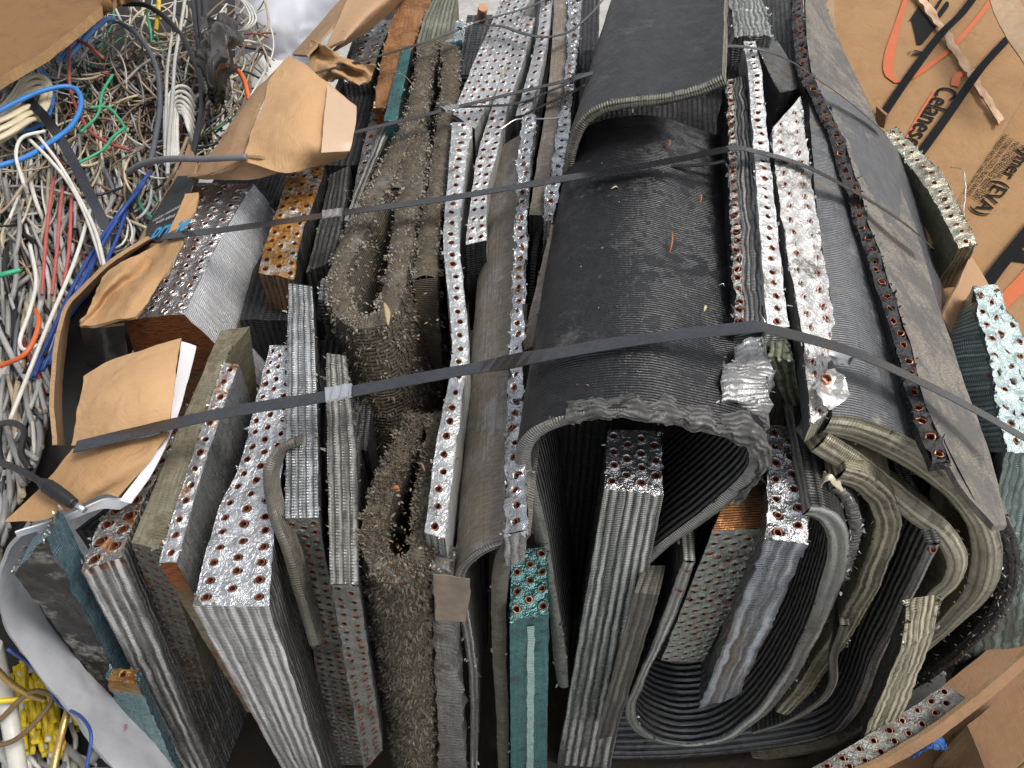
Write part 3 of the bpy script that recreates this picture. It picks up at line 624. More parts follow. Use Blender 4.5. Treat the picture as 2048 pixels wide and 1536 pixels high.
mb = MB(); mb.grid(lambda a, b: tpos(0, .44+.19*a, .02+.9*b)+Vector((0,-.0025,0)), 3, 60, FTES, lambda a, b: (a*.01, b*.5)); mb.build('pale_stripe', tc)
slab('dark filler coil deep under the torn lip of the cardboard corner', [(390,420),(500,240)], [(640,420),(650,230)], .3, z=-.11, mf=FBL, mtop=FBL, ms=FBL)  # added filler, black so the opening under the lip looks shaded
def matted(o, pos, dn, n, k, va, L):
    mb = MB(); ms_ = [plain('bristle_mud', (.125,.105,.076), .75, 0, .6, 90, 0, dark=(.07,.055,.035)), FFUB, plain('bristle_dark', (.10,.082,.058), .7, .1, .5, 90, 0)]
    for _ in range(n):
        a = R.uniform(.02, .98); v = R.uniform(*va); p = pos(a, k, v); q = pos(min(1, a+.01), k, v)-pos(max(0, a-.01), k, v)
        out = q.cross(dn).normalized()
        if out.dot(Vector((0, 0, CAMH))-p) < 0: out = -out
        v_ = math.sin(v*70+4*math.sin(a*9))
        d = (dn*.75 + out*(.30+.25*v_) + q.normalized()*R.gauss(0, .45)).normalized(); s = d.cross(out).normalized()
        l = L*R.uniform(.5, 1.4); w_ = .0011*R.uniform(.6, 1.8); p = p + out*(.001+.002*max(0, v_)); m = R.choice(ms_)
        mb.face([p-s*w_, p+s*w_, p+s*w_*.8+d*l*.6, p-s*w_*.8+d*l*.6], m); mb.face([p-s*w_*.8+d*l*.6, p+s*w_*.8+d*l*.6, p+d*l+out*R.uniform(-.003,.004)], m)
    kind(mb.build('matted_fins', o), 'stuff')
matted(h2, h2p, (Py(842,1560,.57)-Pz(798,1140,-.02)).normalized(), 22000, 0, (.0, .95), .008)
matted(h1, h1p, Vector((.05,-.11,-.34)).normalized(), 10000, 0, (.0, .9), .007)

# ---------------------------------------------------------------- the black arches
YA = .655
arch = [(1126,1372),(1114,1260),(1092,1120),(1066,1010),(1046,930),(1056,880),(1108,846),(1200,828),(1300,828),(1400,852),(1468,868),(1508,886),(1516,925),(1484,970),(1405,1035),(1312,1105),(1272,1160),(1238,1300),(1204,1450),(1186,1580)]
AW = [Py(x, y, YA) for x, y in arch]
sw = Pz(1312,240,.105)-Py(1300,828,YA)
ba, apos = bent('big black arched coil with fine ribs and a torn silver front edge', AW, sw, lambda s: .019+.004*math.sin(s*31), mo=FCH, mi=FCHI, mr=FCHR, fray=0, flk=120, fm=FOILD, rough=.0016, n=150, nv=110, lean=lambda a, v: Vector((.25, 0, -1))*(.013*math.exp(-((a-.385)/.022)**2-((v-.50)/.10)**2) + .008*math.exp(-((a-.41)/.012)**2-((v-.22)/.05)**2) - .006*math.exp(-((a-.40)/.02)**2-((v-.36)/.04)**2) + .006*math.exp(-((a-.5)/.012)**2-((v-.8)/.05)**2)))
ya2 = 1.27
bent('black arched coil behind, its curled rim resting over the big arch', [Py(x, y, ya2) for x, y in [(1137,352),(1143,300),(1166,245),(1210,215),(1270,205),(1340,196),(1400,180),(1448,158)]], Pz(1345,-70,.15)-Py(1300,195,ya2), .019, mo=fin('fin_charcoal_dusty', (.055,.057,.062), dirt=(.13,.125,.12), da=.14, metal=.35, rough=.42, pitch=.005, line=.5, streak=.2), mi=FCH, mr=fin('fin_arch_rim', (.22,.21,.16), dirt=(.3,.28,.25), da=.4, metal=.6, rough=.42, line=.6), rough=.0018, flk=40, fm=FOILD, n=80, nv=80)
slab('coil standing inside the big black arch with a silver ribbed front', [(1208,978),(1216,860)], [(1327,990),(1322,862)], z=.0, rows=4, foot=((1092,1660),(1196,1660)), mp=plate('plate_silver_dim', (.6,.61,.62), .22, dirt=.3), mf=fin('fin_ribbed_front', (.58,.58,.55), da=.2, rough=.27, streak=.95, pitch=.0045, line=.6), ms=FDS, pitch=0.024, rt=0.0054, flk=20)
slab('frayed dark coil strip of bent copper ends beside the white strip', [(1470,655),(1463,480),(1456,300),(1454,160)], [(1530,650),(1521,480),(1505,300),(1492,150)], .12, rows=1, bspan=(0,.34), mp=PGF, mf=FGR, mtop=fin('fin_combed', (.22,.22,.215), dirt=(.1,.09,.08), da=.3, metal=.8, rough=.4, pitch=.006, line=.3, streak=1.0, lb=1), ms=FBL, pitch=.021, rt=.0062, ragged=True, flk=130, fm=FOILD, squash=.5, dz=.016, rough=.004, amp=.003)
slab('crushed silver fin lump at the near end of the frayed strip', [(1440,800),(1452,730),(1470,685)], [(1540,800),(1536,730),(1530,680)], foot=((1492,935),(1522,975)), mf=fin('fin_crushed', ridge=0, base=(.50,.50,.50), dirt=(.25,.24,.22), da=.35, metal=.8, rough=.33, pitch=.008, line=.4, lb=1), flk=60, fm=FOIL, rough=.011, dz=.012)
slab('clean white strip coil with one row of holes right of the frayed strip', [(1534,655),(1521,480),(1508,300),(1497,150),(1487,82)], [(1577,655),(1557,480),(1538,300),(1524,150),(1511,82)], .05, rows=1, mp=PW, mf=FS, ms=FWH, pitch=.0245, rt=.0058, flk=30, fm=FOIL, dz=.028, squash=.25)
slab('mossy green crumpled coil end below the clean white strip', [(1538,720),(1535,675)], [(1582,720),(1576,675)], foot=((1592,885),(1628,910)), z=.1, mf=fin('fin_mossy', (.30,.32,.22), dirt=(.05,.07,.025), da=.5, metal=.7, rough=.35, pitch=.012, line=.5), flk=20, fm=FOILD, rough=.008)
slab('light grey coil with two rows of torn holes, right of the clean white strip', [(1622,850),(1604,680),(1574,500),(1550,340),(1545,255)], [(1694,800),(1670,650),(1642,480),(1616,300),(1602,192)], .035, rows=2, mp=plate('plate_grey_worn', (.62,.61,.59), .36, rust=.06, dirt=.35, metal=.8), mf=FTAN, ms=FGR, pitch=.027, rt=.0062, flk=110, fm=FOIL, stag=True, squash=.3, rough=.002, amp=.0018, dz=.03)
YV = .695
sv = Pz(1606,190,.05)-Py(1650,850,YV)
bent('grey faced bent coil with a tan front edge, outer of the two nested bends', [Py(x, y, YV) for x, y in [(1650,850),(1715,860),(1790,893),(1862,937),(1925,997),(1963,1055),(1974,1115),(1956,1182),(1903,1242),(1830,1302),(1762,1358)]], sv, lambda s: .040+.006*math.sin(s*14), mo=FGR, mi=FOL, mr=FTAN, me=FGR, flk=50, fm=FOILD, rough=.0016, n=110, nv=90)
bent('tan bent coil nested inside the grey faced bend', [Py(x, y, YV-.012) for x, y in [(1640,884),(1690,917),(1760,966),(1830,1022),(1888,1068),(1913,1116),(1903,1162),(1868,1198),(1848,1240),(1798,1305)]], (.0,.06,-.03), .033, mo=FTAN, mi=FOL, mr=FTAN, flk=30, fm=FOILD, rough=.0022, n=90, nv=16)
YW = .735
bent('black outer bent coil with a shaggy front edge', [Py(x, y, YW) for x, y in [(1862,870),(1900,930),(1960,1000),(2006,1065),(2020,1140),(2003,1205),(1940,1285),(1850,1355),(1755,1405)]], Pz(1585,20,.0)-Py(1868,850,YW), .030, mo=FWG, mi=FBL, mr=FBL, rough=.003, n=100, nv=90, fray=2600, frm=plain('bristle_black', (.04,.04,.042), .45, .4, .5, 90, 0), frL=.006)
c_ = [(1880,925),(1857,868),(1832,790),(1814,722),(1795,655),(1773,595),(1750,520),(1726,455),(1697,357),(1671,272),(1640,210),(1612,150),(1602,100),(1598,40),(1596,-15)]
slab('black coil strip with ragged copper holes running up the right side', [(x-16+.004*(868-y), y+2) for x, y in c_], [(x+17-.008*(868-y), y-2) for x, y in c_], .016, rows=1, mp=PBK, mf=FBL, ms=FBL, pitch=.0262, rt=.0068, ragged=True, flk=160, z=.08, fm=plain('foil_black', (.07,.07,.075), .4, .6, .4, 200, .2), rough=.004, squash=.3, amp=.004, collar=1.5)
slab('broad weathered grey coil face sloping down the right side of the bale', [(1988,1052),(1930,985)]+[(x+14, y) for x, y in c_], [(2014,1050),(1990,940),(1962,855),(1930,770),(1897,665),(1870,590),(1835,470),(1800,370),(1755,250),(1700,130),(1665,50),(1645,-15)], .012, z=.062, zr=-.05, mf=FWG, mtop=FWG, ms=FWG, rough=.0015, flk=20, fm=FOILD)
slab('short grey coil panel in the dark gap behind the torn holes', [(1560,185),(1530,130),(1510,80)], [(1605,175),(1570,105),(1535,55)], .15, mf=FBL, mtop=fin('fin_panel', ridge=0, base=(.15,.145,.14), da=.35, metal=.4, rough=.5), ms=FGR, dz=-.03, flk=20, fm=FOILD)
slab('crumpled silver finned coil lying at the top edge beside the rear arch', [(1470,75),(1462,20),(1455,-12)], [(1545,70),(1535,20),(1520,-12)], .1, mf=FD, mtop=fin('fin_fluted', (.40,.41,.38), dirt=(.1,.1,.09), da=.35, metal=.9, rough=.3, pitch=.02, line=.5, lb=1), ms=FD, flk=40, fm=FOIL, dz=.0, rough=.006)

# ---------------------------------------------------------------- nested bends at the front right
ub, upos = bent('large U shaped coil with a ribbed dark inside, lowest in the front', [Py(x, y, .63) for x, y in [(1379,1122),(1348,1206),(1308,1303),(1278,1368),(1260,1418),(1272,1453),(1315,1480),(1380,1490),(1456,1474),(1528,1418),(1588,1336),(1633,1243),(1663,1168),(1677,1095),(1668,1050),(1643,1025),(1614,1020)]], (.02,.42,.03), lambda s: .018+.010*min(1,max(0,(s-.35)*3))+.002*math.sin(s*23), mi=FD, mo=FCHI, mr=fin('fin_rim_grey', (.58,.59,.55), dirt=(.22,.20,.15), da=.35, metal=.85, rough=.36, streak=.5, pitch=.0036, line=.6), flk=70, fm=FOILD, rough=.003, n=130, nv=30)
slab('pale grey green holed coil with a rusted top inside the U shaped coil', [(1425,1062),(1448,1000),(1480,900)], [(1541,1056),(1536,1000),(1532,900)], z=-.08, rows=5, face='front', foot=((1322,1322),(1406,1324)), mp=PG, mtop=fin('fin_rust_sheen', ridge=0, base=(.48,.21,.07), dirt=(.10,.04,.02), da=.3, metal=.75, rough=.36, rust=.3, line=.75, pitch=.0045, streak=.5), mf=FD, ms=FDS, pitch=.0235, rt=.0050, fy=(.0,.0))
slab('silver coil with two rows of holes and a blue sheen, standing in the U', [(1533,1078),(1536,980),(1533,850)], [(1616,1086),(1606,980),(1588,850)], z=-.03, rows=2, foot=((1396,1420),(1478,1392)), mp=PS, mf=FBLU, ms=FDS, pitch=0.026, rt=0.0062, flk=30, fm=FOILD, rough=.004)
bent('pinkish grey coil strip rising behind the silver two row coil', [Pz(x, y, -.03) for x, y in [(1612,1020),(1606,960),(1598,900),(1588,840)]], (.02,0,-.12), .012, nrm=Vector((0,0,-1)), mo=FWG, mi=FWG, mr=fin('fin_pinkish', ridge=0, base=(.34,.28,.25), dirt=(.2,.15,.12), da=.4, metal=.5, rough=.5), n=30, nv=8)
bent('crushed silver bent coil between the U and the olive bend', [Py(x, y, .66) for x, y in [(1668,975),(1698,1005),(1712,1055),(1700,1110),(1680,1160)]], (.02,.22,.02), .017, mo=FD, mi=FD, mr=fin('fin_rim_crushed', ridge=0, base=(.5,.5,.47), da=.3, rough=.3, pitch=.007, line=.5), flk=80, fm=FOIL, rough=.005, n=50, nv=10)
bent('olive brown bent coil curving down behind the U', [Py(x, y, .665) for x, y in [(1676,952),(1730,968),(1768,1012),(1772,1075),(1736,1168),(1700,1238),(1655,1312),(1594,1395),(1566,1424)]], (.02,.3,.02), .036, mo=FOL, mi=FOL, mr=FOLR, flk=50, fm=FOILD, rough=.004, n=90, nv=14)
bent('slim grey coil piece with a hooked foot under the olive bend', [Py(x, y, .65) for x, y in [(1690,1250),(1668,1310),(1664,1370),(1630,1412),(1570,1446),(1508,1466)]], (.02,.2,.02), .015, mo=FGR, mi=FD, mr=fin('fin_rim_dull', (.32,.32,.29), dirt=(.2,.18,.12), da=.4, metal=.8, rough=.4), n=60, nv=10)
xb, xpos = bent('dark corrugated sheet coil with a bright lip sweeping along the bottom', [Py(x, y, .655) for x, y in [(1868,1086),(1830,1165),(1790,1245),(1753,1318),(1728,1385),(1705,1428),(1670,1463),(1598,1485),(1398,1510),(1190,1516)]], (-.03,.4,.02), .020, mo=FCH, mi=FCHI, mr=fin('fin_lip', (.34,.34,.34), dirt=(.12,.11,.1), da=.25, metal=.85, rough=.3), rough=.002, n=110, nv=24)
bent('yellowish olive coil edge along the foot of the bale', [Py(x, y, .665) for x, y in [(1758,1395),(1738,1445),(1670,1490),(1560,1514),(1380,1528),(1200,1540)]], (.0,.3,.01), .018, mo=FOL, mi=FOL, mr=FTAN, n=70, nv=10)
slab('narrow grey slab coil between the ribbed front and the U', [(1268,1185),(1290,1130)], [(1318,1190),(1330,1130)], z=-.2, foot=((1190,1480),(1232,1470)), mf=fin('fin_mottled', (.20,.19,.165), dirt=(.12,.10,.07), da=.45, metal=.6, rough=.42), ms=FD)
slab('coil in the shade behind the U with mottled fins', [(1800,1300),(1812,1200)], [(1872,1260),(1880,1190)], z=-.2, foot=((1720,1490),(1790,1470)), mf=FOLR, ms=FD, flk=40, fm=FOILD, rough=.003)
slab('holed plate coil lying along the board edge at the lower right', [(1590,1556),(1720,1480),(1893,1370)], [(1650,1570),(1790,1502),(1930,1396)], .1, z=-.52, rows=2, mp=plate('plate_bottom', (.20,.20,.185), .4, rust=.08, dirt=.45), mf=FD, pitch=.034, rt=.006)
zc, zpos = slab('pale teal coil with torn holes leaning out at the right edge', [(2012,905),(1998,830),(1972,690),(1948,575)], [(2120,905),(2090,800),(2050,690),(1990,572)], rows=3, foot=((1896,1388),(2090,1300)), mp=PT, mf=fin('fin_teal_grey', (.25,.34,.32), dirt=(.28,.36,.34), da=.25, metal=.7, rough=.35, streak=.5), ms=FTEP, pitch=.034, rt=.0066, flk=80, fm=fin('fin_pale_foil', (.6,.72,.71), da=.1, metal=.6), rough=.006, dz=.0, amp=.003)
slab('olive finned coil with holes on its crest, below the printed cartons', [(1918,498),(1850,372),(1765,264)], [(1952,486),(1885,352),(1790,254)], foot=((1868,580),(1910,580)), fy=(.02,.02), rows=1, mp=plate('plate_olive_bright', (.46,.44,.34), .28, rust=.2, dirt=.45), mf=fin('fin_olive_dark', (.12,.10,.06), da=.4, metal=.5), ms=fin('fin_olive_bright', (.36,.36,.27), dirt=(.10,.09,.04), da=.4, metal=.85, rough=.3, pitch=.006, line=.5, streak=.3), pitch=.027, rt=.0055, flk=110, fm=FOIL, rough=.004, z=-.08)

# ---------------------------------------------------------------- upper left back of the bale
slab('rust orange wood like coil block with torn straw coloured fins', [(748,215),(758,140),(775,70),(800,-5)], [(800,215),(812,140),(835,70),(865,-5)], .25, mf=FRUT, mtop=fin('fin_orange', ridge=0, base=(.40,.19,.075), dirt=(.2,.09,.03), da=.4, metal=.15, rough=.6, pitch=.012, line=.2, streak=.8), ms=FRUT, flk=110, fm=plain('straw_fins', (.55,.48,.32), .5, .3, .5, 200, .2), rough=.006, dz=.0)
slab('greenish grey ribbed coil panel at the top edge', [(832,90),(850,30),(872,-12)], [(905,60),(912,20),(916,-12)], .15, mf=FOL, mtop=fin('fin_green_grey', (.20,.20,.15), dirt=(.3,.29,.22), da=.35, metal=.5, rough=.45, pitch=.007, line=.55), ms=FOL, dz=.012)
slab('small teal coil with a bright edge behind the frayed hairpin', [(767,242),(785,170),(806,92)], [(794,242),(808,170),(824,92)], .2, mf=FTE, mtop=FTE, ms=fin('fin_teal_dark', (.03,.06,.065), da=.2, metal=.6), flk=25, fm=FTES, dz=.014)
slab('blue grey torn foil coil top under the rear strap', [(868,88),(880,50)], [(926,78),(925,40)], .15, mf=FTEB, mtop=fin('fin_foil_blue', ridge=0, base=(.55,.64,.68), da=.15, rough=.3), ms=FTEB, flk=60, fm=FOIL, dz=-.006, rough=.006)
slab('black louvred coil panel behind the wide white plate', [(915,150),(925,90),(935,30)], [(960,150),(968,90),(985,30)], .2, mf=FCHI, mtop=fin('fin_louvre', (.10,.10,.10), da=.2, metal=.8, rough=.3, pitch=.011, line=.9, lb=1), ms=FD, dz=-.02)
slab('dark coil end with scattered holes under the strap at upper left', [(688,165),(705,110),(735,40)], [(745,150),(760,100),(790,40)], .2, rows=2, mp=PD, mf=FD, ms=FD, pitch=.034, rt=.0062, dz=-.03, flk=60, fm=FOIL)
slab('dark slanting coil beside the cardboard flap with holes', [(700,420),(720,320),(745,215)], [(740,400),(762,300),(785,220)], .2, rows=2, mp=PD, mf=FD, ms=FD, pitch=.034, rt=.006, dz=-.04, flk=40, fm=FOILD)
slab('long dull silver coil edge leaning under the frayed hairpin', [(688,440),(720,360),(770,235)], [(712,440),(742,350),(790,240)], .2, mf=FS, mtop=fin('fin_dull_streak', (.34,.34,.31), dirt=(.12,.11,.09), da=.4, metal=.8, rough=.32, streak=.9), ms=FD, dz=-.02, flk=30, fm=FOILD)
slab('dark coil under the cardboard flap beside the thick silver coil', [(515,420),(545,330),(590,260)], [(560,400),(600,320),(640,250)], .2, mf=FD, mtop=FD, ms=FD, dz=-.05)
slab('ribbed coil corner peeping out beside the frayed hairpin', [(636,600),(642,560)], [(668,600),(664,560)], .12, mf=fin('fin_ribbed_corner', (.5,.5,.49), da=.2, rough=.3, pitch=.008, line=.8), dz=-.02, flk=20, fm=FOIL)
# filler coils added behind the gaps, coloured dark to read as shade
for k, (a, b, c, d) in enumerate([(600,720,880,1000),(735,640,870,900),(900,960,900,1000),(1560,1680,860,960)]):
    slab(('dark filler coil deep in the gap beside the slim corrugated coil', 'dark filler coil deep between the two frayed hairpins', 'dark filler coil deep under the brown weathered face', 'dark filler coil deep behind the silver two row coil')[k],
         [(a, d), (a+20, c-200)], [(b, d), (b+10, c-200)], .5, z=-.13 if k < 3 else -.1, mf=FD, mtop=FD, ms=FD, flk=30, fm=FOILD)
slab('dark filler coil lying under the rear arch', [(1150,330),(1165,100)], [(1450,320),(1440,100)], .3, z=-.02, mf=FD, mtop=FBL, ms=FD)
slab('dark filler coil standing deep inside the big arch', [(1100,800),(1160,600)], [(1500,800),(1470,600)], .7, z=-.04, mf=FBL, mtop=FBL, ms=FBL)
slab('dark filler coil deep below the U shaped coil', [(1240,1040),(1290,950)], [(1860,1040),(1860,950)], .6, z=-.3, mf=FBL, mtop=FBL, ms=FBL)
slab('dark filler coil deep behind the wide bright silver coil', [(430,1100),(500,900)], [(700,1100),(700,900)], .5, z=-.22, mf=FBL, mtop=FBL, ms=FBL)
slab('dark filler coil deep in the left foot of the bale', [(150,1060),(300,950)], [(450,1060),(480,950)], .5, z=-.22, mf=FBL, mtop=FBL, ms=FBL)
slab('dark filler coil deep behind the cardboard corner', [(600,330),(680,150),(740,-20)], [(790,330),(820,100),(900,-20)], .3, z=-.09, mf=FBL, mtop=FBL, ms=FBL)
slab('dark filler coil deep under the white strips at the top edge', [(980,380),(1030,-25)], [(1190,380),(1200,-25)], .3, z=-.06, mf=FBL, mtop=FBL, ms=FBL)
slab('dark filler coil deep between the rust bloomed coil and the hairpins', [(480,640),(560,330)], [(700,640),(720,330)], .4, z=-.13, mf=FBL, mtop=FBL, ms=FBL)
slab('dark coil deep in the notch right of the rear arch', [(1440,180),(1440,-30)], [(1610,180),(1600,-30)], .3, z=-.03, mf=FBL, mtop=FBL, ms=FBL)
for a_, k_ in ((.012, .5), (.045, .5)): tube_stub(ub, upos(a_, .5, 0)+Vector((0,-.003,0)), Vector((.15,-.75,.6)), .0058)
tube_stub(xb, xpos(.008, .5, 0)+Vector((0,-.004,.001)), Vector((.2,-.7,.7)), .0068)
slab('dark filler coil deep in the lower right foot of the bale', [(1720,1030),(1800,950)], [(2040,1030),(2030,950)], .6, z=-.45, mf=FBL, mtop=FBL, ms=FBL)  # added filler that keeps this low gap dark

# ---------------------------------------------------------------- straps
strap('black steel strap across the front, over the big arch, with a silver seal', [(150,894,.02),(330,851,.03),(480,820,.04),(650,793,.055),(820,760,.06),(950,736,.07),(1010,725,.10),(1060,716,.135),(1150,700,.16),(1300,676,.168),(1505,654,.185),(1530,656,.18),(1700,702,.14),(1850,768,.10),(1960,825,.06),(2056,880,.03)], .027, seal=(.27,.036))
strap('black steel strap second from the front with a silver seal left of the frayed coils', [(325,474,.03),(480,455,.035),(640,432,.045),(800,410,.05),(900,396,.055),(1050,370,.075),(1110,360,.11),(1200,346,.14),(1350,320,.15),(1460,297,.17),(1490,298,.165),(1600,328,.13),(1700,378,.10),(1800,440,.06),(1860,490,.0)], .024, seal=(.205,.034))
strap('thin steel strap third from the front, dropping away past the torn holes', [(495,318,.06),(600,290,.06),(700,267,.055),(850,230,.05),(1000,193,.055),(1130,162,.08),(1150,156,.13),(1200,143,.16),(1330,115,.175),(1460,92,.17),(1560,112,.14),(1640,162,.11),(1700,205,.07),(1765,262,.0)], .019, seal=(.285,.03))
strap('rear steel strap crossing the top edge with a silver seal', [(632,146,.05),(720,122,.05),(800,100,.05),(900,66,.05),(960,42,.055),(1040,20,.06),(1110,-8,.07)], .0165, seal=(.62,.03))
strap('loose curled strap tail at the top edge near the rear arch', [(945,50,.055),(1000,52,.06),(1050,68,.07),(1095,74,.08),(1140,62,.09),(1180,30,.10),(1205,0,.12)], .0165)
strap('slack strap tail below the third strap, over the white strips', [(900,214,.045),(980,212,.05),(1040,205,.05),(1110,178,.075),(1170,150,.12),(1215,142,.16)], .012)
strap('short slack strap tail running onto the rear arch', [(1052,228,.05),(1110,200,.065),(1160,176,.1),(1210,150,.155)], .012)
strap('looped strap tail hooking down beside the big arch', [(1000,738,.05),(1018,742,.045),(1016,775,.02),(1018,800,.03),(1036,806,.045),(1056,775,.055),(1078,735,.065),(1095,712,.075)], .0165, wdir=Vector((0,.55,-.85)))
strap('pale slack strap length lying on the big arch under the second strap', [(1300,326,.115),(1360,332,.115),(1420,328,.118),(1450,322,.12)], .012)
strap('wide black strap over the heap of wires at the left edge', [(-20,165,-.02),(60,205,-.03),(110,262,-.04),(150,330,-.06),(190,410,-.09),(240,510,-.14)], .02, wdir=Vector((.8,.4,0)))

# ---------------------------------------------------------------- cardboard and paper
CB = board('cardboard', (.39,.23,.108), wear=.4); CBE = plain('cardboard_edge', (.36,.23,.12), .9, 0, .6, 300, .5, .002)
CBD = board('cardboard_brown', (.36,.215,.115), axis=1); CBL = board('cardboard_light', (.46,.28,.14), axis=1, wear=.3)
PAP = plain('white_paper', (.72,.72,.75), .7, 0, .12, 40, .15)
LIN = plain('liner_white', (.31,.315,.335), .7, 0, .35, 25, .3, .002, dark=(.17,.17,.18), big=12)
GLO = plain('clear_tape', (.47,.33,.22), .4, 0, .25, 60, .3, .002, dark=(.5,.36,.24))
c1 = patch('cardboard_flap', 'large tan cardboard corner bent over the coils at upper left', 'cardboard', [
    [(576,112,.09),(545,155,.085),(525,205,.08),(505,260,.075),(482,318,.07)],
    [(612,130,.10),(600,180,.10),(590,235,.098),(582,285,.088),(572,345,.05)],
    [(660,170,.095),(652,215,.09),(645,260,.085),(640,300,.075),(640,330,.03)],
    [(712,212,.08),(710,240,.075),(704,275,.07),(700,300,.06),(692,318,.03)]], mat=CBL, edge=CBE, rough=.004)
patch('packing_tape', None, None, [[(655,170,.1),(650,225,.096),(646,270,.091),(642,305,.083)], [(713,213,.086),(711,242,.081),(705,278,.076),(700,302,.066)]], .0006, GLO, parent=c1, rough=.002)
patch('cardboard_flap', 'shaded cardboard panel left of the tan corner with a pen scrawl', 'cardboard', [
    [(576,110,.085),(548,150,.08),(520,210,.076),(500,262,.07),(480,320,.065)],
    [(535,155,.05),(505,195,.045),(470,245,.04),(450,290,.04),(440,345,.04)],
    [(492,206,-.02),(462,248,-.025),(430,295,-.03),(395,330,-.03),(372,358,-.03)]], mat=CBD, edge=CBE, rough=.004)  # shaded face of the tan corner, its shade put into browner board
patch('cardboard_flap', 'torn cardboard lip under the tan corner', 'cardboard', [
    [(374,356,.0),(430,345,.03),(485,318,.066),(520,318,.068)], [(405,360,-.01),(470,362,.02),(540,352,.03),(600,335,.04)]], mat=CBD, edge=CBE, rough=.003, nv=14)
cw = patch('cardboard_wall', 'brown carton wall behind the bale at upper left', 'cardboard', [
    [(584,108,-.06),(640,45,-.06),(692,-15,-.06)], [(612,110,.05),(668,50,.05),(740,-15,.05)]], mat=CBD, edge=CBE)
patch('cardboard_flap', 'folded carton flap with a dark hollow at the top edge', 'cardboard', [
    [(650,98,.04),(672,50,.05),(700,-15,.06)], [(690,80,.06),(730,35,.06),(790,-15,.06)], [(668,105,.02),(740,60,.0),(830,-15,-.02)]], mat=board('cardboard_shade', (.40,.25,.14)), edge=CBE)
patch('cardboard_scrap', 'crumpled cardboard scrap held by the rear strap', 'cardboard', [
    [(622,78,.03),(618,115,.03),(628,150,.02),(655,160,.03)], [(652,95,.06),(655,120,.03),(665,140,.05),(680,160,.03)], [(690,118,.03),(700,125,.06),(705,140,.03),(712,165,.04)], [(748,132,.06),(745,142,.045),(740,156,.04),(722,174,.03)]], mat=CB, edge=CBE, rough=.007, freq=26)
BLKT = plain('black_print', (.018,.018,.02), .4, 0, .2, 90, .15)
cp = patch('cardboard_sheet', 'carton panel printed with a black band beside the thick silver coil', 'cardboard', [
    [(378,285,-.05),(352,350,-.05),(300,440,-.06),(256,520,-.07)], [(392,330,-.01),(378,385,-.01),(350,440,-.01),(320,492,-.01)]], mat=CBD, edge=CBE)
patch('printed_band', None, None, [[(352,352,-.039),(322,400,-.042),(298,446,-.046),(290,484,-.045)], [(392,350,.0),(374,392,.0),(352,436,-.001),(325,482,-.002)]], .0005, BLKT, parent=cp, rough=.003)
WHT = plain('print_white', (.62,.58,.55), .6, 0, .1, 90, 0); BLU = plain('print_blue', (.03,.32,.62), .5, 0, .1, 90, 0)
patch('cardboard_flap', 'upright tan cardboard flap over the black printed band', 'cardboard', [
    [(372,388,.02),(356,420,.02),(340,468,.015)], [(400,385,.02),(388,420,.02),(366,455,.02)]], mat=CB, edge=CBE, rough=.004)
class Plane:
    def __init__(s, a, b, c):
        s.o = Pz(*a); s.n = (Pz(*b)-s.o).cross(Pz(*c)-s.o).normalized()
        if s.n.z < 0: s.n = -s.n
    def __call__(s, px, py):
        d = ray(px, py); c = Vector((0, 0, CAMH)); return c + d*((s.o-c).dot(s.n)/d.dot(s.n))
pl = Plane((352,352,-.036), (290,484,-.042), (352,436,.002))
writing('prime', (304,480), (374,462), 0, cp, BLU, plane=pl, lift=.004, bold=.02)
writing('voice remote', (307,448), (362,418), 0, cp, WHT, plane=pl, lift=.004)
writing('with alexa', (313,452), (352,436), 0, cp, WHT, plane=pl, lift=.004)
patch('carton_wall', 'curved edge of the big carton around the left of the bale', 'carton', [
    [(300,478,.01),(252,508,.01),(205,543,.01),(165,583,.01),(132,622,.01),(114,705,.005),(106,800,.0),(112,890,-.01)],
    [(310,484,-.12),(262,515,-.12),(215,550,-.12),(178,590,-.12),(146,630,-.12),(132,705,-.13),(124,800,-.14),(130,890,-.15)]], thick=.006, mat=CBD, edge=CBE, nu=70, nv=10)
patch('cardboard_flap', 'creased cardboard flap folded inward below the second strap', 'cardboard', [
    [(362,474,.03),(300,492,.02),(240,525,.015),(205,556,.01)], [(345,520,.03),(290,535,.0),(235,560,.03),(190,592,.015)], [(310,580,.02),(265,590,.03),(210,610,.0),(172,635,.01)], [(268,632,.02),(240,636,.02),(200,645,.01),(160,652,.0)]], mat=CB, edge=CBE, rough=.006, freq=18)
patch('cardboard_sheet', 'dark panel standing for shade inside the carton corner under the creased flap', 'cardboard', [[(160,655,-.01),(205,655,-.01),(250,650,-.02)], [(175,735,-.12),(215,735,-.12),(255,730,-.12)]], mat=plain('hollow_shade', (.05,.05,.045), .2, 0, .5, 60, .4), edge=CBE)  # near-black colour paints the shade of the carton hollow
patch('cardboard_flap', 'smooth tan cardboard square under the front strap', 'cardboard', [
    [(362,676,.03),(305,692,.035),(258,706,.03),(216,722,.02),(168,752,.01)], [(352,740,.04),(300,760,.05),(250,768,.045),(205,785,.035),(158,800,.02)], [(346,800,.035),(295,815,.04),(240,830,.035),(190,850,.02),(148,850,.01)], [(335,852,.02),(285,864,.02),(235,875,.015),(185,886,.01),(140,888,.0)]], mat=CBL, edge=CBE, rough=.004)
patch('paper_sheet', 'white paper edge showing beside the tan cardboard square', 'paper', [
    [(362,682,.012),(350,760,.012),(332,850,.008),(290,930,.0),(240,1000,-.02)], [(391,690,.014),(374,760,.014),(352,840,.01),(312,930,.0),(262,1006,-.02)]], thick=.002, mat=PAP, rough=.002)
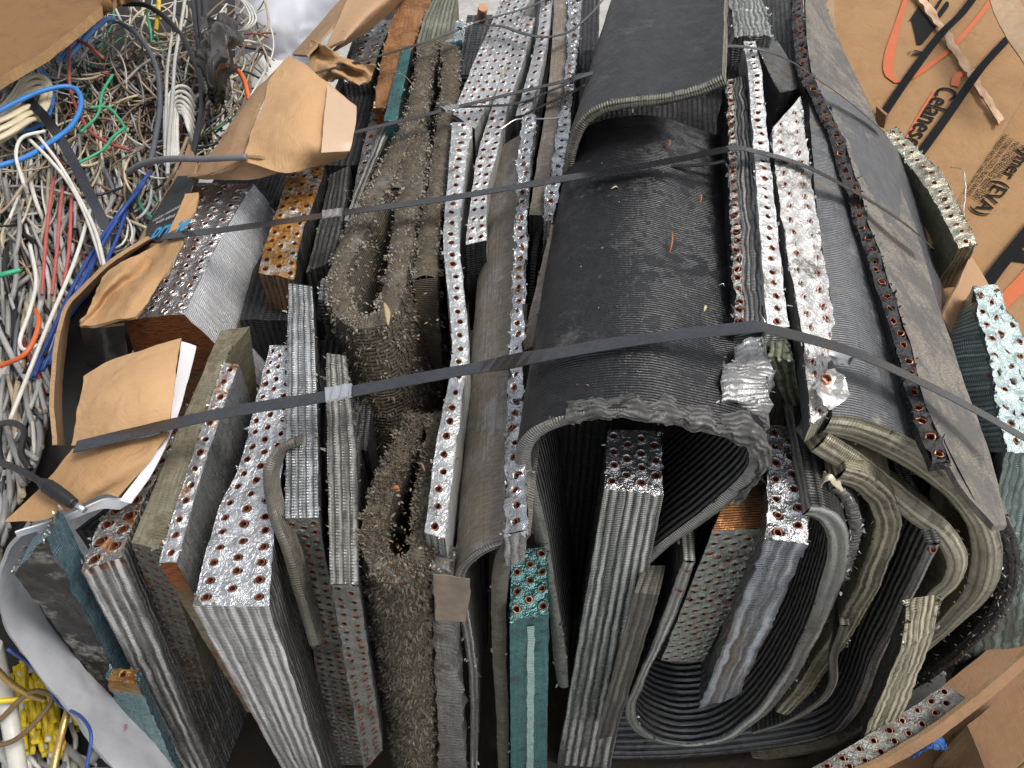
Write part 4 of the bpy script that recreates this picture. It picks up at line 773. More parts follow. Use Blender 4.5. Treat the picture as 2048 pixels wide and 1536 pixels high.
patch('cardboard_flap', 'long tan cardboard flap hanging below the front strap', 'cardboard', [
    [(336,862,.018),(285,876,.012),(235,886,.01),(190,893,.005),(146,898,.0)], [(312,900,.012),(262,925,.012),(210,932,.01),(155,940,.0),(110,942,-.01)], [(282,942,.0),(232,962,.002),(175,978,.0),(110,990,-.01),(55,1000,-.02)], [(236,994,-.02),(205,990,-.018),(140,1018,-.02),(80,1042,-.03),(10,1042,-.035)]], mat=CB, edge=CBE, rough=.003)
patch('paper_sheet', 'white paper layer under the long cardboard flap', 'paper', [
    [(262,1004,-.03),(215,998,-.03),(140,1030,-.035),(30,1066,-.045)], [(240,1020,-.05),(200,1020,-.05),(130,1044,-.055),(36,1075,-.06)]], thick=.002, mat=PAP, rough=.002, nv=8)
lb_ = patch('liner_board', 'curved white board around the lower left foot of the bale', 'board', [
    [(60,1050,-.10),(22,1100,-.13),(2,1183,-.19),(22,1262,-.25),(95,1372,-.33),(182,1478,-.40),(255,1575,-.46)],
    [(75,1075,-.14),(40,1120,-.17),(34,1180,-.22),(70,1262,-.28),(150,1365,-.36),(240,1462,-.44),(330,1575,-.5)],
    [(95,1100,-.19),(60,1150,-.22),(80,1220,-.28),(140,1300,-.34),(222,1392,-.42),(320,1500,-.5),(390,1590,-.56)]], thick=.006, mat=LIN, edge=LIN, nu=60, rough=.005)
RED = plain('print_red', (.42,.05,.06), .6, 0, .1, 90, 0)
writing('F', (246,1464), (252,1465), 0, lb_, RED, plane=Plane((150,1365,-.36),(240,1462,-.44),(222,1392,-.42)), lift=.004)
patch('carton_wall', 'brown carton rim curving under the lower right of the bale', 'carton', [
    [(1480,1602,-.50),(1620,1571,-.50),(1748,1528,-.50),(1850,1468,-.49),(1923,1415,-.47),(1985,1364,-.45),(2070,1290,-.43)],
    [(1490,1616,-.51),(1630,1586,-.515),(1760,1544,-.52),(1864,1484,-.51),(1938,1432,-.49),(2000,1380,-.47),(2084,1306,-.45)]], thick=.008, mat=board('carton_rim', (.27,.155,.08), axis=1, wear=.6), edge=CBE, nu=60, nv=8)
patch('tape_patch', 'square of brown tape stuck across the silver rim', 'tape', [[(868,1152,.0),(900,1155,.0),(938,1160,.0)], [(870,1195,-.05),(902,1200,-.05),(936,1206,-.05)], [(872,1240,-.1),(900,1243,-.1),(930,1246,-.1)]], .001, plain('brown_tape', (.24,.18,.13), .35, 0, .6, 40, .4, .002), rough=.004, freq=20, nu=16, nv=16)

# ---------------------------------------------------------------- printed cartons at the right
PLS = plain('plastic_black', (.008,.008,.009), .8, 0, .4, 90, .2, spec=.12)
CR = board('carton_tan', (.31,.175,.075), wear=.45); INK = plain('print_black', (.008,.008,.009), .75, 0, .2, 90, 0, spec=.15); ORG = plain('print_orange', (.46,.10,.025), .6, 0, .2, 60, 0, dark=(.6,.2,.06))
ZB = -.14
bx = patch('printed_carton', 'tan carton with black lettering and an orange swoosh behind the bale', 'carton', [
    [(1618,-40,ZB),(1800,-60,ZB),(2000,-60,ZB),(2120,-60,ZB)], [(1690,180,ZB),(1800,110,ZB),(1930,100,ZB),(2085,100,ZB)], [(1800,440,ZB),(1850,360,ZB),(1930,280,ZB),(2040,180,ZB)], [(1850,520,ZB),(1880,455,ZB),(1925,380,ZB),(2050,195,ZB)]], .02, CR, CBE, lin=True, rough=.0025, freq=5)
def ribbon2d(parent, pts, wpx, z, mat, name):
    P = cr([Pz(x, y, z) for x, y in pts], 50); mb = MB(); n = 50; up = Vector((0, 0, 1))
    S = []
    for i in range(n):
        t = (P[min(i+1, n-1)]-P[max(i-1, 0)]).normalized(); ww = wpx(i/(n-1)) if callable(wpx) else wpx
        S.append(up.cross(t).normalized()*ww/2)
    mb.grid(lambda a, b: P[round(a*(n-1))] + S[round(a*(n-1))]*(2*b-1), n-1, 1, mat); mb.build(name, parent)
ribbon2d(bx, [(1822,-30),(1806,15),(1792,60),(1780,105),(1776,140),(1784,158),(1800,162),(1830,150),(1870,122),(1900,98),(1940,55),(1975,10),(2000,-30)], lambda a: .013+.012*math.exp(-((a-.36)/.12)**2), ZB+.004, ORG, 'swoosh')
ribbon2d(bx, [(1910,172),(1912,158),(1920,148),(1930,146)], .018, ZB+.004, ORG, 'swoosh_dot')
ribbon2d(bx, [(1870,180),(1848,214),(1828,248),(1812,278)], .005, ZB+.004, ORG, 'stroke')
for nm_, pts_ in (('letter_a', [(480,285),(610,85),(850,370),(660,600),(590,608),(520,265)]), ('letter_bar', [(855,205),(985,15),(1022,30),(1024,85),(900,250)]), ('letter_bar', [(800,140),(905,-20),(950,-20),(825,185)]), ('letter_bar', [(700,20),(745,-10),(765,60),(742,110)])):
    q_ = MB(); P_ = [Pz(1748+x/6.827, y/6.827, ZB+.0045) for x, y in pts_]; q_.face(P_, INK); q_.build(nm_, bx)
writing('R', (1830,101), (1824,111), ZB+.003, bx, INK, bold=.02)
rr_ = MB(); c0 = Pz(1826,107,ZB+.005)
for i in range(20):
    a0, a1 = 2*math.pi*i/20, 2*math.pi*(i+1)/20
    rr_.face([c0+Vector((math.cos(a), math.sin(a), 0))*r for a, r in ((a0,.0115),(a1,.0115),(a1,.0095),(a0,.0095))], INK)
rr_.build('registered_ring', bx)
writing('Celanese', (1880,172), (1803,288), ZB+.003, bx, INK, bold=.008, ysc=.78)
patch('torn_ridge', None, None, [[(1828,-10,ZB+.012),(1868,45,ZB+.014),(1905,105,ZB+.012),(1945,165,ZB+.014),(1972,205,ZB+.012),(1996,250,ZB+.014)], [(1848,-14,ZB+.012),(1884,42,ZB+.02),(1918,95,ZB+.016),(1958,155,ZB+.02),(1988,205,ZB+.018),(2008,240,ZB+.012)]], .006, board('torn_board', (.56,.38,.24), wear=.6), CBE, parent=bx, rough=.006, freq=40, nv=6)
ZC = -.20
b2 = patch('printed_carton', 'tan carton with small print lying lower beside the swoosh carton', 'carton', [
    [(1800,480,ZC),(1850,390,ZC),(1940,260,ZC),(2060,110,ZC)], [(1880,640,ZC),(1950,560,ZC),(2040,420,ZC),(2150,290,ZC)], [(1930,760,ZC),(2020,700,ZC),(2110,600,ZC),(2190,430,ZC)]], .02, CR, CBE, lin=True, rough=.0025, freq=5)
writing('Polymer (EVA)', (2066,272), (1944,424), ZC+.003, b2, INK, bold=.01, ysc=.68)
for k, t_ in enumerate(['FOR INDUSTRIAL USE ONLY', 'NOT FOR RESALE KEEP DRY', 'STORE IN A COOL PLACE AWAY', 'HANDLE WITH CARE THIS SIDE', 'CONTENTS MAY SETTLE IN BOX', 'SEE THE SHEET FOR DETAILS', 'KEEP OUT OF DIRECT LIGHT', 'READ ALL SAFETY ADVICE']):
    xa, ya = 2040-k*11, 290-k*7
    writing(t_, (xa, ya), (xa-88, ya+114), ZC+.003, b2, INK, name='small_print', ysc=.8)
ribbon2d(b2, [(1985,625),(2010,600),(2040,570),(2075,530)], .028, ZC+.004, ORG, 'swoosh')
writing('EVA', (2062,450), (2006,520), ZC+.003, b2, INK, bold=.05, ysc=.8)
strap('black plastic strap across the printed carton beside the R mark', [(1965,-30,ZB+.02),(1925,25,ZB+.02),(1880,70,ZB+.022),(1820,150,ZB+.012),(1762,235,ZB+.012)], .019, wdir=Vector((.8,.5,0)), name='plastic_strap', mat=PLS)
strap('black plastic strap over the torn ridge beside the small lettering', [(2030,62,ZB+.02),(1985,110,ZB+.02),(1950,152,ZB+.025),(1889,240,ZB+.014),(1832,318,ZB+.012)], .019, wdir=Vector((.8,.5,0)), name='plastic_strap', mat=PLS)
strap('black toothed strap along the lower printed carton', [(2075,440,ZC+.015),(2030,495,ZC+.015),(1990,545,ZC+.015),(1960,590,ZC+.01)], .024, wdir=Vector((.8,.5,0)), name='plastic_strap', mat=PLS)
patch('cardboard_flap', 'pale stained cardboard flap across the upper right corner', 'cardboard', [
    [(1962,-40,.0),(2000,50,.0),(2070,160,.0)], [(2020,-40,.02),(2060,40,.02),(2100,120,.02)]], mat=board('cardboard_pale', (.45,.31,.19), wear=.7), edge=CBE)
patch('cardboard_scrap', 'small upright cardboard tongue beside the olive coil crest', 'cardboard', [[(1752,212,-.06),(1750,250,-.1)], [(1772,230,-.06),(1768,256,-.1)]], mat=CBD, edge=CBE, nu=8, nv=8)
patch('cardboard_sheet', 'brown carton side under the olive coil', 'cardboard', [[(1880,640,-.12),(1910,580,-.12),(1942,510,-.12)], [(1900,700,-.16),(1940,650,-.16),(1990,590,-.16)]], mat=CBD, edge=CBE)
patch('carton_wall', 'pale carton edge rising behind the sloping grey face', 'carton', [[(1648,-20,-.06),(1652,60,-.06),(1690,140,-.07),(1740,240,-.08)], [(1668,-20,-.05),(1672,60,-.05),(1705,135,-.06),(1750,225,-.07)]], mat=board('cardboard_pale', (.45,.31,.19)), edge=CBE, nv=8)
# lower right: cartons below the bale
for k, (lab, rows, m_) in enumerate([
    ('brown carton in shade below the rim at lower right', [[(1600,1560,-.78),(1800,1440,-.78),(2100,1200,-.78)], [(1800,1700,-.78),(2000,1600,-.78),(2200,1450,-.78)]], board('carton_dark', (.2,.11,.055))),
    ('brown carton side in the lower right corner', [[(1935,1450,-.6),(2000,1400,-.6),(2080,1340,-.6)], [(1980,1560,-.6),(2050,1520,-.6),(2130,1460,-.6)]], board('carton_corner', (.19,.10,.045), wear=.6))]):
    patch('brown_carton', lab, 'carton', rows, .3, m_, CBE, lin=True)
patch('blue_rag', 'crumpled blue rag in the gap at lower right', 'rag', [[(1805,1490,-.62),(1840,1472,-.6),(1880,1478,-.62)], [(1830,1512,-.62),(1860,1496,-.58),(1895,1500,-.62)]], .004, plain('blue_cloth', (.02,.09,.30), .6, 0, .5, 90, .4), rough=.012, freq=40)
# upper left board, tarpaulin, sacks
patch('wooden_board', 'brown stained board across the upper left corner', 'board', [
    [(-60,-60,.06),(120,-60,.06),(330,-80,.06)], [(-40,60,.06),(100,20,.06),(270,-20,.06)], [(-30,172,.06),(90,102,.06),(235,-12,.06)]], .022, board('board_brown', (.20,.105,.042), flute=.03, axis=1, wear=.8), plain('board_edge', (.42,.25,.11), .8, 0, .5, 120, .3), lin=True)
patch('tarpaulin', 'pale grey white tarpaulin hanging behind the wires', 'tarpaulin', [
    [(380,-60,-.3),(520,-60,-.22),(620,-60,-.2),(720,-60,-.2)], [(400,40,-.34),(530,30,-.25),(610,40,-.3),(680,30,-.28)], [(430,140,-.45),(540,120,-.36),(600,140,-.42),(660,130,-.4)]], .002, plain('tarp_white', (.44,.45,.49), .5, 0, .2, 20, .2, .002, dark=(.42,.43,.5)), rough=.03, freq=7)
patch('woven_sack', 'white woven sack bulging behind the wires', 'sack', [
    [(468,118,-.22),(510,104,-.2),(570,120,-.22)], [(470,160,-.2),(515,155,-.16),(570,175,-.2)], [(480,215,-.22),(515,220,-.2),(545,235,-.24)]], .003, board('sack_white', (.60,.60,.57), flute=.012, wear=.2), rough=.008)
for k, (lab, m_, zz) in enumerate([('ground litter', CON, -.6)]):
    pass
# debris on the coils
def leaf(label, px, py, z, dx, dy, wd, mat, name='leaf', cat='leaf'):
    a, b = Pz(px, py, z), Pz(px+dx, py+dy, z); mb = MB(); c = cr([a, a.lerp(b, .5)+Vector((.002,.002,.003)), b], 8)
    mb.tube(c, [wd*max(.25, math.sin(math.pi*(i+.5)/8)) for i in range(8)], mat, 6, squash=.35); tag(mb.build(name, None, c[4]), label, cat)
ORN = plain('needle', (.36,.12,.03), .6, 0, .3, 100, 0); PALE = plain('seed', (.6,.5,.28), .6, 0, .3, 100, 0); DRY = plain('dry_leaf', (.25,.14,.06), .7, 0, .5, 60, .2)
leaf('long orange needle on the big black arch below its middle', 1234, 637, .128, 56, 14, .0012, ORN, 'needle', 'needle')
leaf('upright brown needle on the big black arch right of centre', 1344, 462, .128, -4, 44, .0014, ORN, 'needle', 'needle')
leaf('curved brown needle near the right side of the black arch', 1399, 386, .128, 2, 20, .0013, ORN, 'needle', 'needle')
leaf('small orange chip on the black arch under its curled rim', 1336, 278, .125, 2, 14, .002, ORN, 'needle', 'needle')
leaf('pale seed husk at the left of the black arch', 1222, 378, .128, 14, -2, .0022, PALE, 'seed', 'seed')
leaf('pale seed husk standing right of the long orange needle', 1408, 612, .128, 0, 11, .002, PALE, 'seed', 'seed')
leaf('tiny silver sliver on the black arch near the frayed strip', 1437, 571, .128, 12, 2, .0013, FOIL, 'foil_sliver', 'sliver')
leaf('brown twig across the gap left of the long white strip', 832, 925, .03, 18, 18, .0013, DRY, 'twig', 'twig')
leaf('thin twig lying over the small teal coil', 790, 140, .05, 40, 35, .0014, DRY, 'twig', 'twig')
leaf('dry leaf caught in the fold of the upper hairpin coil', 768, 605, .03, 8, 45, .005, plain('leaf_tan', (.42,.33,.18), .7, 0, .4, 60, .2))
leaf('orange leaf scrap on the lower frayed hairpin', 782, 978, .015, 16, 1, .004, ORN)
shard = patch('foil_shard', 'bright torn foil shard with a copper hole on the grey coil end', 'foil', [[(1620,776,.115),(1636,750,.12),(1664,733,.115)], [(1640,796,.125),(1664,774,.118),(1688,756,.125)], [(1662,816,.115),(1680,801,.12),(1706,788,.11)]], .0008, plain('foil_white', (.78,.76,.71), .3, .8, .3, 80, .3), rough=.007, freq=38, nu=18, nv=18)
tube_stub(shard, Pz(1654,757,.125), Vector((0,-.3,1)), .0068, True)
patch('foil_shard', 'crumpled foil scrap standing just below the front strap', 'foil', [[(1660,700,.12),(1690,695,.11),(1712,706,.13)], [(1668,730,.11),(1690,726,.125),(1708,728,.11)]], .0008, MATS['foil_white'], rough=.009, freq=40, nu=14, nv=10)
patch('foil_shard', 'cream foil scrap curled on the bent coils at right', 'foil', [[(1644,938,.03),(1662,945,.05),(1680,962,.03)], [(1640,975,.03),(1660,965,.05),(1684,980,.03)]], .0008, plain('foil_cream', (.7,.62,.46), .35, .4, .3, 80, .2), rough=.007, freq=40, nu=14, nv=10)
lm = MB()
for _ in range(900):
    px, py = R.choice([(R.gauss(800, 40), R.uniform(60, 640)), (R.gauss(880, 18), R.uniform(80, 520)), (R.gauss(770, 40), R.gauss(640, 40)), (R.gauss(745, 14), R.uniform(330, 560)), (R.gauss(800, 40), R.gauss(1080, 60))])
    p = Pz(px, py, R.uniform(-.005, .022)); s = R.uniform(.001, .0042)
    d = Vector((R.uniform(-1, 1), R.uniform(-1, 1), R.uniform(-.5, .5)))*s; e = Vector((R.uniform(-1, 1), R.uniform(-1, 1), R.uniform(-.5, .5)))*s*.5
    lm.face([p-d, p+e, p+d, p-e], R.choice((DRY, DRY, BRB, BRB)))
tag(kind(lm.build('leaf_litter'), 'stuff'), 'brown leaf litter scattered over the frayed hairpin coils', 'litter')

# ---------------------------------------------------------------- wires
def wm(name, c, r=.45): return plain('wire_'+name, c, r, 0, .3, 40, .12, .0006, big=14)
W = {k: wm(k, c) for k, c in dict(grey=(.27,.265,.255), lgrey=(.42,.41,.39), beige=(.42,.34,.23), brown=(.21,.145,.09), white=(.62,.60,.54), black=(.013,.013,.014), red=(.30,.05,.045), dred=(.20,.045,.04), blue=(.035,.19,.52), dblue=(.02,.06,.25), green=(.03,.30,.15), orange=(.62,.13,.03), purple=(.13,.06,.2), yellow=(.68,.50,.02), cream=(.55,.47,.32), slate=(.11,.12,.13)).items()}
GOLD = plain('wire_copper_braid', (.62,.42,.16), .35, .8, .5, 300, .5)
def zw(px, py):
    return -.14 - .06*max(0, (py-600)/400) - .26*min(1, max(0, (py-1050)/350)) + .03*math.sin(px*.011+py*.007)
def bed_edge(y):
    return 470-.3*max(0, y-120) if y < 420 else max(90, 420-.55*(y-420)) if y < 1050 else 60+.42*(y-1050)
base = MB()
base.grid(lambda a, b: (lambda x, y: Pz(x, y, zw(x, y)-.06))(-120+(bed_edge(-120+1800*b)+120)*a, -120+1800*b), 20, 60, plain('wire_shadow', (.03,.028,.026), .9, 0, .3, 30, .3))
tang = MB()
pal_up = ['beige']*9+['brown']*9+['lgrey']*3+['grey']*4+['cream']*3+['white']*2+['black']*4+['green']*1+['dred']*1+['slate']
pal_lo = ['grey']*10+['lgrey']*4+['white']*3+['slate']*2+['red']*1+['black']*2+['slate','beige']*2
WL = [(0,540),(120,540),(200,490),(280,430),(350,372),(420,305),(480,270),(540,195),(620,118),(700,95),(800,90),(900,70),(1000,30),(1100,-10),(1200,-20)]
def wl(y):
    for (a, p), (b, q) in zip(WL, WL[1:]):
        if y <= b: return p+(q-p)*(max(y, a)-a)/(b-a)
    return -20
for L_ in range(900):
    lower = R.random() < .48
    px, py = (R.uniform(-20, 290), R.uniform(260, 1030)) if lower else (R.uniform(20, 560), R.uniform(10, 420))
    lim = wl(py)
    if px > lim: px = R.uniform(-20, lim)
    key = R.choice(pal_lo if lower else pal_up)
    r = R.uniform(.003, .0052) if lower else R.uniform(.0015, .0032)
    ang = (R.gauss(1.4, .24) if lower else R.gauss(1.5, .75)); pts = []; h = R.uniform(-.035, .035); cur = R.gauss(0, .05)
    n = R.randint(14, 34)
    for k in range(n):
        if px > wl(py)+12: break
        hh = h + .02*math.sin(k*.45+L_)
        pts.append(Pz(px, py, zw(px, py)+hh)); px += math.cos(ang)*15; py += math.sin(ang)*15
        cur = cur*.9 + R.gauss(0, .028 if lower else .08); ang += cur
    if len(pts) > 4: tang.tube(cr(pts, len(pts)*2), r, W[key], 6)
for L_ in range(60):                                           # yellow bundle, lower left
    x0 = R.uniform(10, 105); y0 = R.uniform(1230, 1330); tw = R.gauss(.15, .12)
    pts = [Pz(x0+tw*k*22+R.uniform(-2, 2), y0+k*24, zw(60, 1400)+R.uniform(-.02, .03)) for k in range(9)]
    tang.tube(cr(pts, 18), .0042, W[R.choice(['yellow']*9+['white', 'lgrey'])], 6)
for L_ in range(30):
    x0 = R.uniform(-10, 240); y0 = R.uniform(1440, 1500)
    pts = [Pz(x0+k*R.uniform(-4, 14), y0+k*22, zw(60, 1480)-.03+R.uniform(-.02, .02)) for k in range(7)]
    tang.tube(cr(pts, 14), R.uniform(.004, .009), W[R.choice(['lgrey', 'white', 'white', 'grey'])], 6)
tt = tang.build('wire_tangle'); kind(tt, 'stuff'); tag(tt, 'dense tangle of scrap wires heaped left of the bale', 'wires')
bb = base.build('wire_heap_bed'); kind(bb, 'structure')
def cb(label, pts, r, k, **kw): return cable(label, [(x, y, zw(x, y)+.05+h) for x, y, h in pts], r, W[k] if isinstance(k, str) else k, **kw)
cb('bright blue cable looping over the beige cables at the left edge', [(-30,238,.05),(30,205,.05),(90,180,.05),(140,173,.05),(160,190,.05),(160,220,.05),(140,255,.05),(100,285,.05),(50,315,.05),(-30,340,.05)], .0055, 'blue')
cb('second blue cable curling under the beige coil', [(-20,255,.0),(40,262,.0),(85,245,.0),(105,205,.0),(98,160,.0),(70,130,.0),(40,120,-.01)], .005, 'blue')
for k, (lab, dx) in enumerate([('blue cable of the upper pair, left one', 0), ('blue cable of the upper pair, right one', 14)]):
    cb(lab, [(118+dx,120,.02),(150+dx,85,.03),(178+dx,55,.03),(200+dx,38,.03),(214+dx,40,.01)], .0062, wm('blue_pale', (.12,.28,.62)))
cb('dusty red cable bent like a hook beside the blue loop', [(208,118,.03),(185,98,.035),(165,84,.035),(145,82,.035),(138,110,.035),(138,150,.035),(142,185,.03),(158,225,.03),(180,262,.03),(215,285,.03),(260,300,.02)], .0038, wm('red_dusty', (.30,.07,.06)))
cb('thick black cable arching down past the white loops', [(245,8,.05),(290,10,.06),(330,35,.06),(365,75,.06),(388,120,.06),(402,165,.06),(404,220,.055),(392,280,.05),(380,340,.03)], .0066, 'black')
cb('slate grey cable curving down through the middle of the tangle', [(240,45,.03),(275,70,.04),(300,105,.04),(316,150,.04),(320,210,.04),(312,270,.035),(300,330,.03)], .006, wm('slate_blue', (.085,.095,.11)))
cb('pale clear cable running straight down to the white loops', [(372,-15,.06),(362,50,.06),(350,120,.06),(345,200,.05),(338,280,.04),(335,350,.02)], .0042, 'lgrey')
cb('second pale cable beside the straight clear one', [(352,-15,.05),(345,60,.05),(335,140,.05),(332,220,.04),(330,300,.03)], .0036, 'lgrey')
for k in range(7):
    cb(('white cable loop, outermost of the bunch by the black cable', 'white cable loop, second of the bunch by the black cable', 'white cable loop, third of the bunch by the black cable', 'white cable loop, fourth of the bunch by the black cable', 'white cable loop, fifth of the bunch by the black cable', 'white cable loop, sixth of the bunch by the black cable', 'white cable loop, innermost of the bunch by the black cable')[k], [(332+k*4,330-k*2,.02),(330+k*4,270,.03),(332+k*4,210+k*3,.035),(350+k*3,176+k*9,.045),(376,176+k*13,.04),(392-k,205+k*13,.0)], .0042, 'white', group='white cable loops by the black cable')
for k in range(6):
    lab = ('wide beige flat cable loop, outermost at the left edge', 'beige flat cable loop, second from outside at the left edge', 'beige flat cable loop, third at the left edge', 'beige flat cable, fourth down at the left edge', 'beige flat cable, fifth down at the left edge', 'beige flat cable, lowest at the left edge with a frayed end')[k]
    if k < 3: q = [(-30,250+k*10,.02),(20,200+k*12,.03),(50,160+k*14,.035),(80,152+k*12,.035),(97-k*4,172+k*8,.03),(90-k*6,215,.02),(60-k*8,240+k*6,.02),(-20,275+k*10,.02)]
    else: q = [(-30,200+k*18,.03),(20,185+k*16,.035),(60,170+k*14,.03),(85,190+k*10,.01)]
    cb(lab, q, .0085, 'cream', squash=.6, group='beige flat cables at the left edge')
cable('grey sheathed lead pinned under the cardboard corner', [(255,345,-.06),(290,326,-.02),(340,318,.03),(400,318,.055),(450,316,.07),(494,314,.075)], .006, wm('lead_grey', (.16,.16,.165)))
cable('brown stick like twisted cord standing by the cardboard panel', [(330,372,-.02),(350,340,.0),(365,300,.01),(375,275,.02)], .0035, W['brown'])
cb('orange cable end poking out beside the white sack', [(430,150,.06),(470,140,.06),(488,160,.05),(498,200,.02)], .0055, 'orange')
cb('thin orange wire curving through the grey cables', [(0,732,.04),(45,712,.05),(68,680,.05),(78,640,.05),(70,620,.03)], .0042, 'orange')
cb('green wire end at the left edge over the grey cables', [(-20,556,.06),(10,548,.07),(40,540,.07)], .0048, 'green')
for k in range(3): cb(('red wire falling through the white wires, left one', 'red wire falling through the white wires, middle one', 'red wire falling through the white wires, right one')[k], [(108+k*18,355+k*18,.03),(98+k*22,420,.045),(90+k*24,500,.045),(84+k*20,590,.02)], .0032, wm('red_soft', (.42,.09,.08)))
for k in range(5): cb(('long white wire crossing the strap, first', 'long white wire crossing the strap, second', 'white wire hooked near the left edge', 'long white wire slanting beside the red wires', 'white wire hanging in a hairpin above the orange wire')[k], [[(60,280,.05),(100,320,.06),(140,370,.055),(175,440,.05),(205,530,.03)], [(75,270,.05),(120,330,.06),(155,390,.055),(190,460,.05),(212,545,.03)], [(90,262,.06),(45,275,.06),(32,310,.06),(45,360,.06),(55,388,.04)], [(180,420,.03),(150,520,.05),(100,640,.05),(60,740,.04),(20,840,.03)], [(60,490,.06),(72,560,.065),(60,620,.06),(40,680,.05),(50,700,.05),(75,690,.04)]][k], .0035, 'white')
for k in (0, 2, 4, 5):
    cb(('dark blue wire bundled by the carton edge, nearest the carton', 'dark blue wire of the bundle, second from the carton', 'dark blue wire of the bundle, third from the carton', 'dark blue wire of the bundle, fourth from the carton', 'dark blue wire of the bundle, fifth from the carton', 'dark blue wire of the bundle, sixth from the carton', 'dark blue wire of the bundle, furthest from the carton')[k], [(300-k*5,345+k*9,.02),(262-k*3+R.uniform(-6,6),400+k*4,.03*R.random()),(225-k*4+R.uniform(-8,8),480,.03*R.random()),(185-k*6+R.uniform(-10,10),560,.02*R.random()),(130-k*6+R.uniform(-10,10),660,.02*R.random()),(100-k*8,730+k*6,.0)], .0036, 'dblue', group='dark blue wires along the carton')
for k in range(4):
    cb(('green wire winding through the beige tangle, uppermost', 'green wire winding through the beige tangle, second', 'green wire winding through the beige tangle, third', 'green wire winding through the beige tangle, lowest')[k], [[(292,22,.05),(300,55,.05),(303,85,.03)], [(225,150,.05),(205,185,.055),(195,230,.05),(160,265,.03)], [(250,255,.05),(225,275,.05),(205,300,.05),(150,330,.04)], [(180,215,.05),(215,215,.055),(240,240,.05),(255,265,.04)]][k], .0032, 'green')
cb('yellow cable hanging down at the top of the tangle', [(318,-10,.05),(316,30,.05),(312,60,.03)], .0055, 'yellow')
cb('yellow cable running out to the left edge over the bundle', [(-20,1402,.06),(30,1400,.06),(75,1390,.05),(100,1370,.03)], .0048, 'yellow')
cb('thin dark blue wire snaking beside the white board', [(15,1298,.08),(60,1330,.09),(95,1370,.10),(120,1410,.12),(160,1432,.14),(182,1470,.14),(172,1540,.12)], .0026, 'dblue')
cb('brown cord looping out of the yellow bundle', [(-10,1492,.06),(30,1480,.07),(75,1440,.08),(105,1395,.08),(60,1385,.07),(0,1440,.06)], .0042, wm('brown_cord', (.16,.10,.045)))
cb('bare gold braid slanting over the yellow bundle', [(-10,1335,.07),(20,1365,.07),(55,1388,.07),(90,1400,.06)], .005, GOLD)
cb('bare gold braid hanging beside the white board', [(136,1420,.1),(125,1460,.1),(115,1500,.09),(105,1550,.08)], .006, GOLD)
cb('fat white cable along the lower left edge', [(-15,1290,.03),(8,1380,.03),(25,1470,.03),(40,1560,.03)], .014, 'white')
pg = cable('black power lead with a barrel plug lying on the cardboard flap', [(-20,918,-.05),(20,932,-.02),(55,948,.0),(85,966,.006)], .0048, W['black'], name='power_lead')
m_ = MB(); Q = cr([Pz(82,964,.007),Pz(115,986,.004),(Pz(148,1008,.0))], 24); m_.tube(Q, [.006+.0035*min(1, i/4)-.0022*max(0, (i-15)/8) + (.0008 if i % 2 and 3 < i < 12 else 0) for i in range(24)], W['black'], 12); m_.build('plug_body', pg)
m_ = MB(); m_.tube([Pz(147,1007,.0),Pz(170,1021,-.003)], .0042, MATS['seal'], 12); m_.build('plug_tip', pg)
cb('black lead curving above the plug near the carton edge', [(-20,855,.02),(20,845,.05),(48,862,.06),(42,905,.06),(60,940,.05)], .005, 'black')
patch('black_bag', 'crumpled black plastic bag behind the tangle', 'bag', [
    [(405,40,-.02),(440,30,.04),(485,25,.0)], [(398,110,.0),(432,90,.06),(475,85,.02)], [(415,175,-.04),(440,160,.02),(460,150,-.04)], [(428,215,-.1),(440,210,-.06),(452,205,-.1)]], .002, plain('bag_black', (.035,.03,.026), .22, 0, .5, 40, .4, .003), rough=.02, freq=22)
for k in range(3): cb(('black cable standing beside the plastic bag, left', 'black cable standing beside the plastic bag, middle', 'black cable standing beside the plastic bag, right')[k], [(385+k*12,-15,.04),(390+k*10,40,.05),(398+k*6,100,.04),(402+k*4,150,.02)], .006, 'black')
for k in range(3): cb(('white thin wire loop at the top by the tarpaulin, outer', 'white thin wire loop at the top by the tarpaulin, middle', 'white thin wire loop at the top by the tarpaulin, inner')[k], [(470,-10,.08),(500-k*5,10,.08),(512-k*6,40,.07),(490-k*5,62,.05),(460,60,.03)], .0024, 'white')
cb('thin red wire sticking out of the plastic bag', [(488,68,.06),(515,68,.06),(537,75,.05)], .002, 'red')

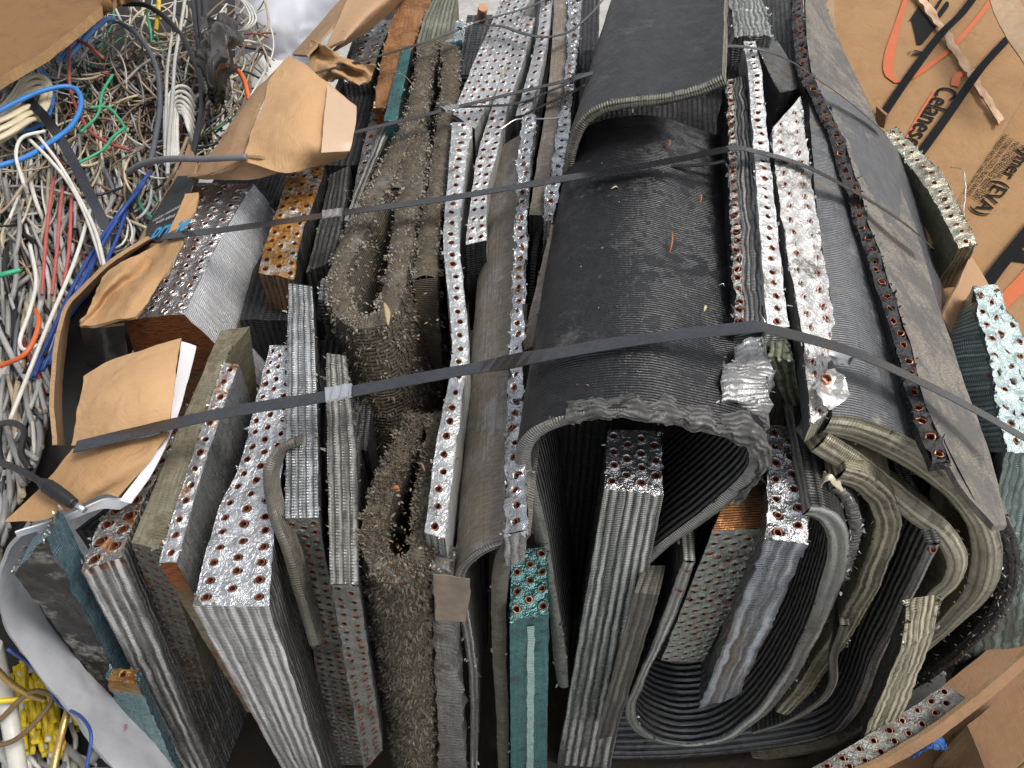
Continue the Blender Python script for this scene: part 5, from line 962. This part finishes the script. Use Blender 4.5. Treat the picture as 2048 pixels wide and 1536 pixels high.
# floor added under the bale, its board near-black to stand for gap shade
cf = MB(); wb = board('floor_shade', (.04,.028,.018)); 
cf.grid(lambda a, b: Vector((-.75+1.6*a, .30+2.2*b, -1.06)), 4, 4, wb); kind(cf.build('pallet_floor'), 'structure')
patch('side_panel', None, None, [[(1966,905,-.15),(1925,800,-.15),(1888,692,-.15),(1925,605,-.15)], [(2011,905,-.098),(1997,830,-.095),(1971,690,-.09),(1947,572,-.085)]], .006, FTEP, parent=zc, rough=.003)
rows_ = [[apos(.335+.15*i/8, k_, v_)+Vector((0, y_, z_)) for i in range(9)] for k_, v_, y_, z_ in ((1.02,.03,0,.001), (1.1,.01,0,.002), (1.0,-.005,-.003,0), (.55,-.006,-.003,-.003))]
patch('torn_edge', None, None, rows_, .0012, fin('fin_torn_edge', ridge=0, base=(.5,.5,.47), dirt=(.05,.05,.045), da=.75, rough=.3, pitch=.006, line=.6), parent=ba, rough=.009, freq=45, nu=90, nv=14, world=True)
cable('crinkled silver foil thread stretched between two white strips', [(1000,258,.04),(1030,240,.045),(1060,236,.05),(1095,238,.06),(1132,234,.07)], .0016, FOIL, name='foil_thread', cat='foil thread', wob=.003)
cable('short copper pipe stub standing up at the top edge', [(962,40,.02),(966,14,.06)], .011, plain('copper_pipe', (.42,.24,.15), .45, .7, .5, 200, .3), name='copper_pipe', cat='pipe', n=6, k=14)
cable('thin silver foil thread dangling beside the olive coil crest', [(1900,335,-.1),(1925,340,-.08),(1932,390,-.1),(1925,440,-.12)], .0012, FOIL, name='foil_thread', cat='foil thread', wob=.004)
sp = MB()
for _ in range(140):
    p = apos(R.uniform(.33, .58), 1, R.uniform(.05, .8)) + Vector((0, 0, .0012)); s = R.choice((.001, .0014, .0018, .003)); d = Vector((R.uniform(-1, 1), R.uniform(-1, 1), .1))*s; e = Vector((-d.y, d.x, .15*s))*R.uniform(.25, .6)
    sp.face([p-d, p+e+Vector((0,0,s*.5)), p+d, p-e], R.choice((DRY, PALE, FOIL, FOILD, BRB, MATS['leaf_tan'])))
tag(kind(sp.build('debris_specks'), 'stuff'), 'small specks of leaf, foil and grit lying on the big black arch', 'debris')
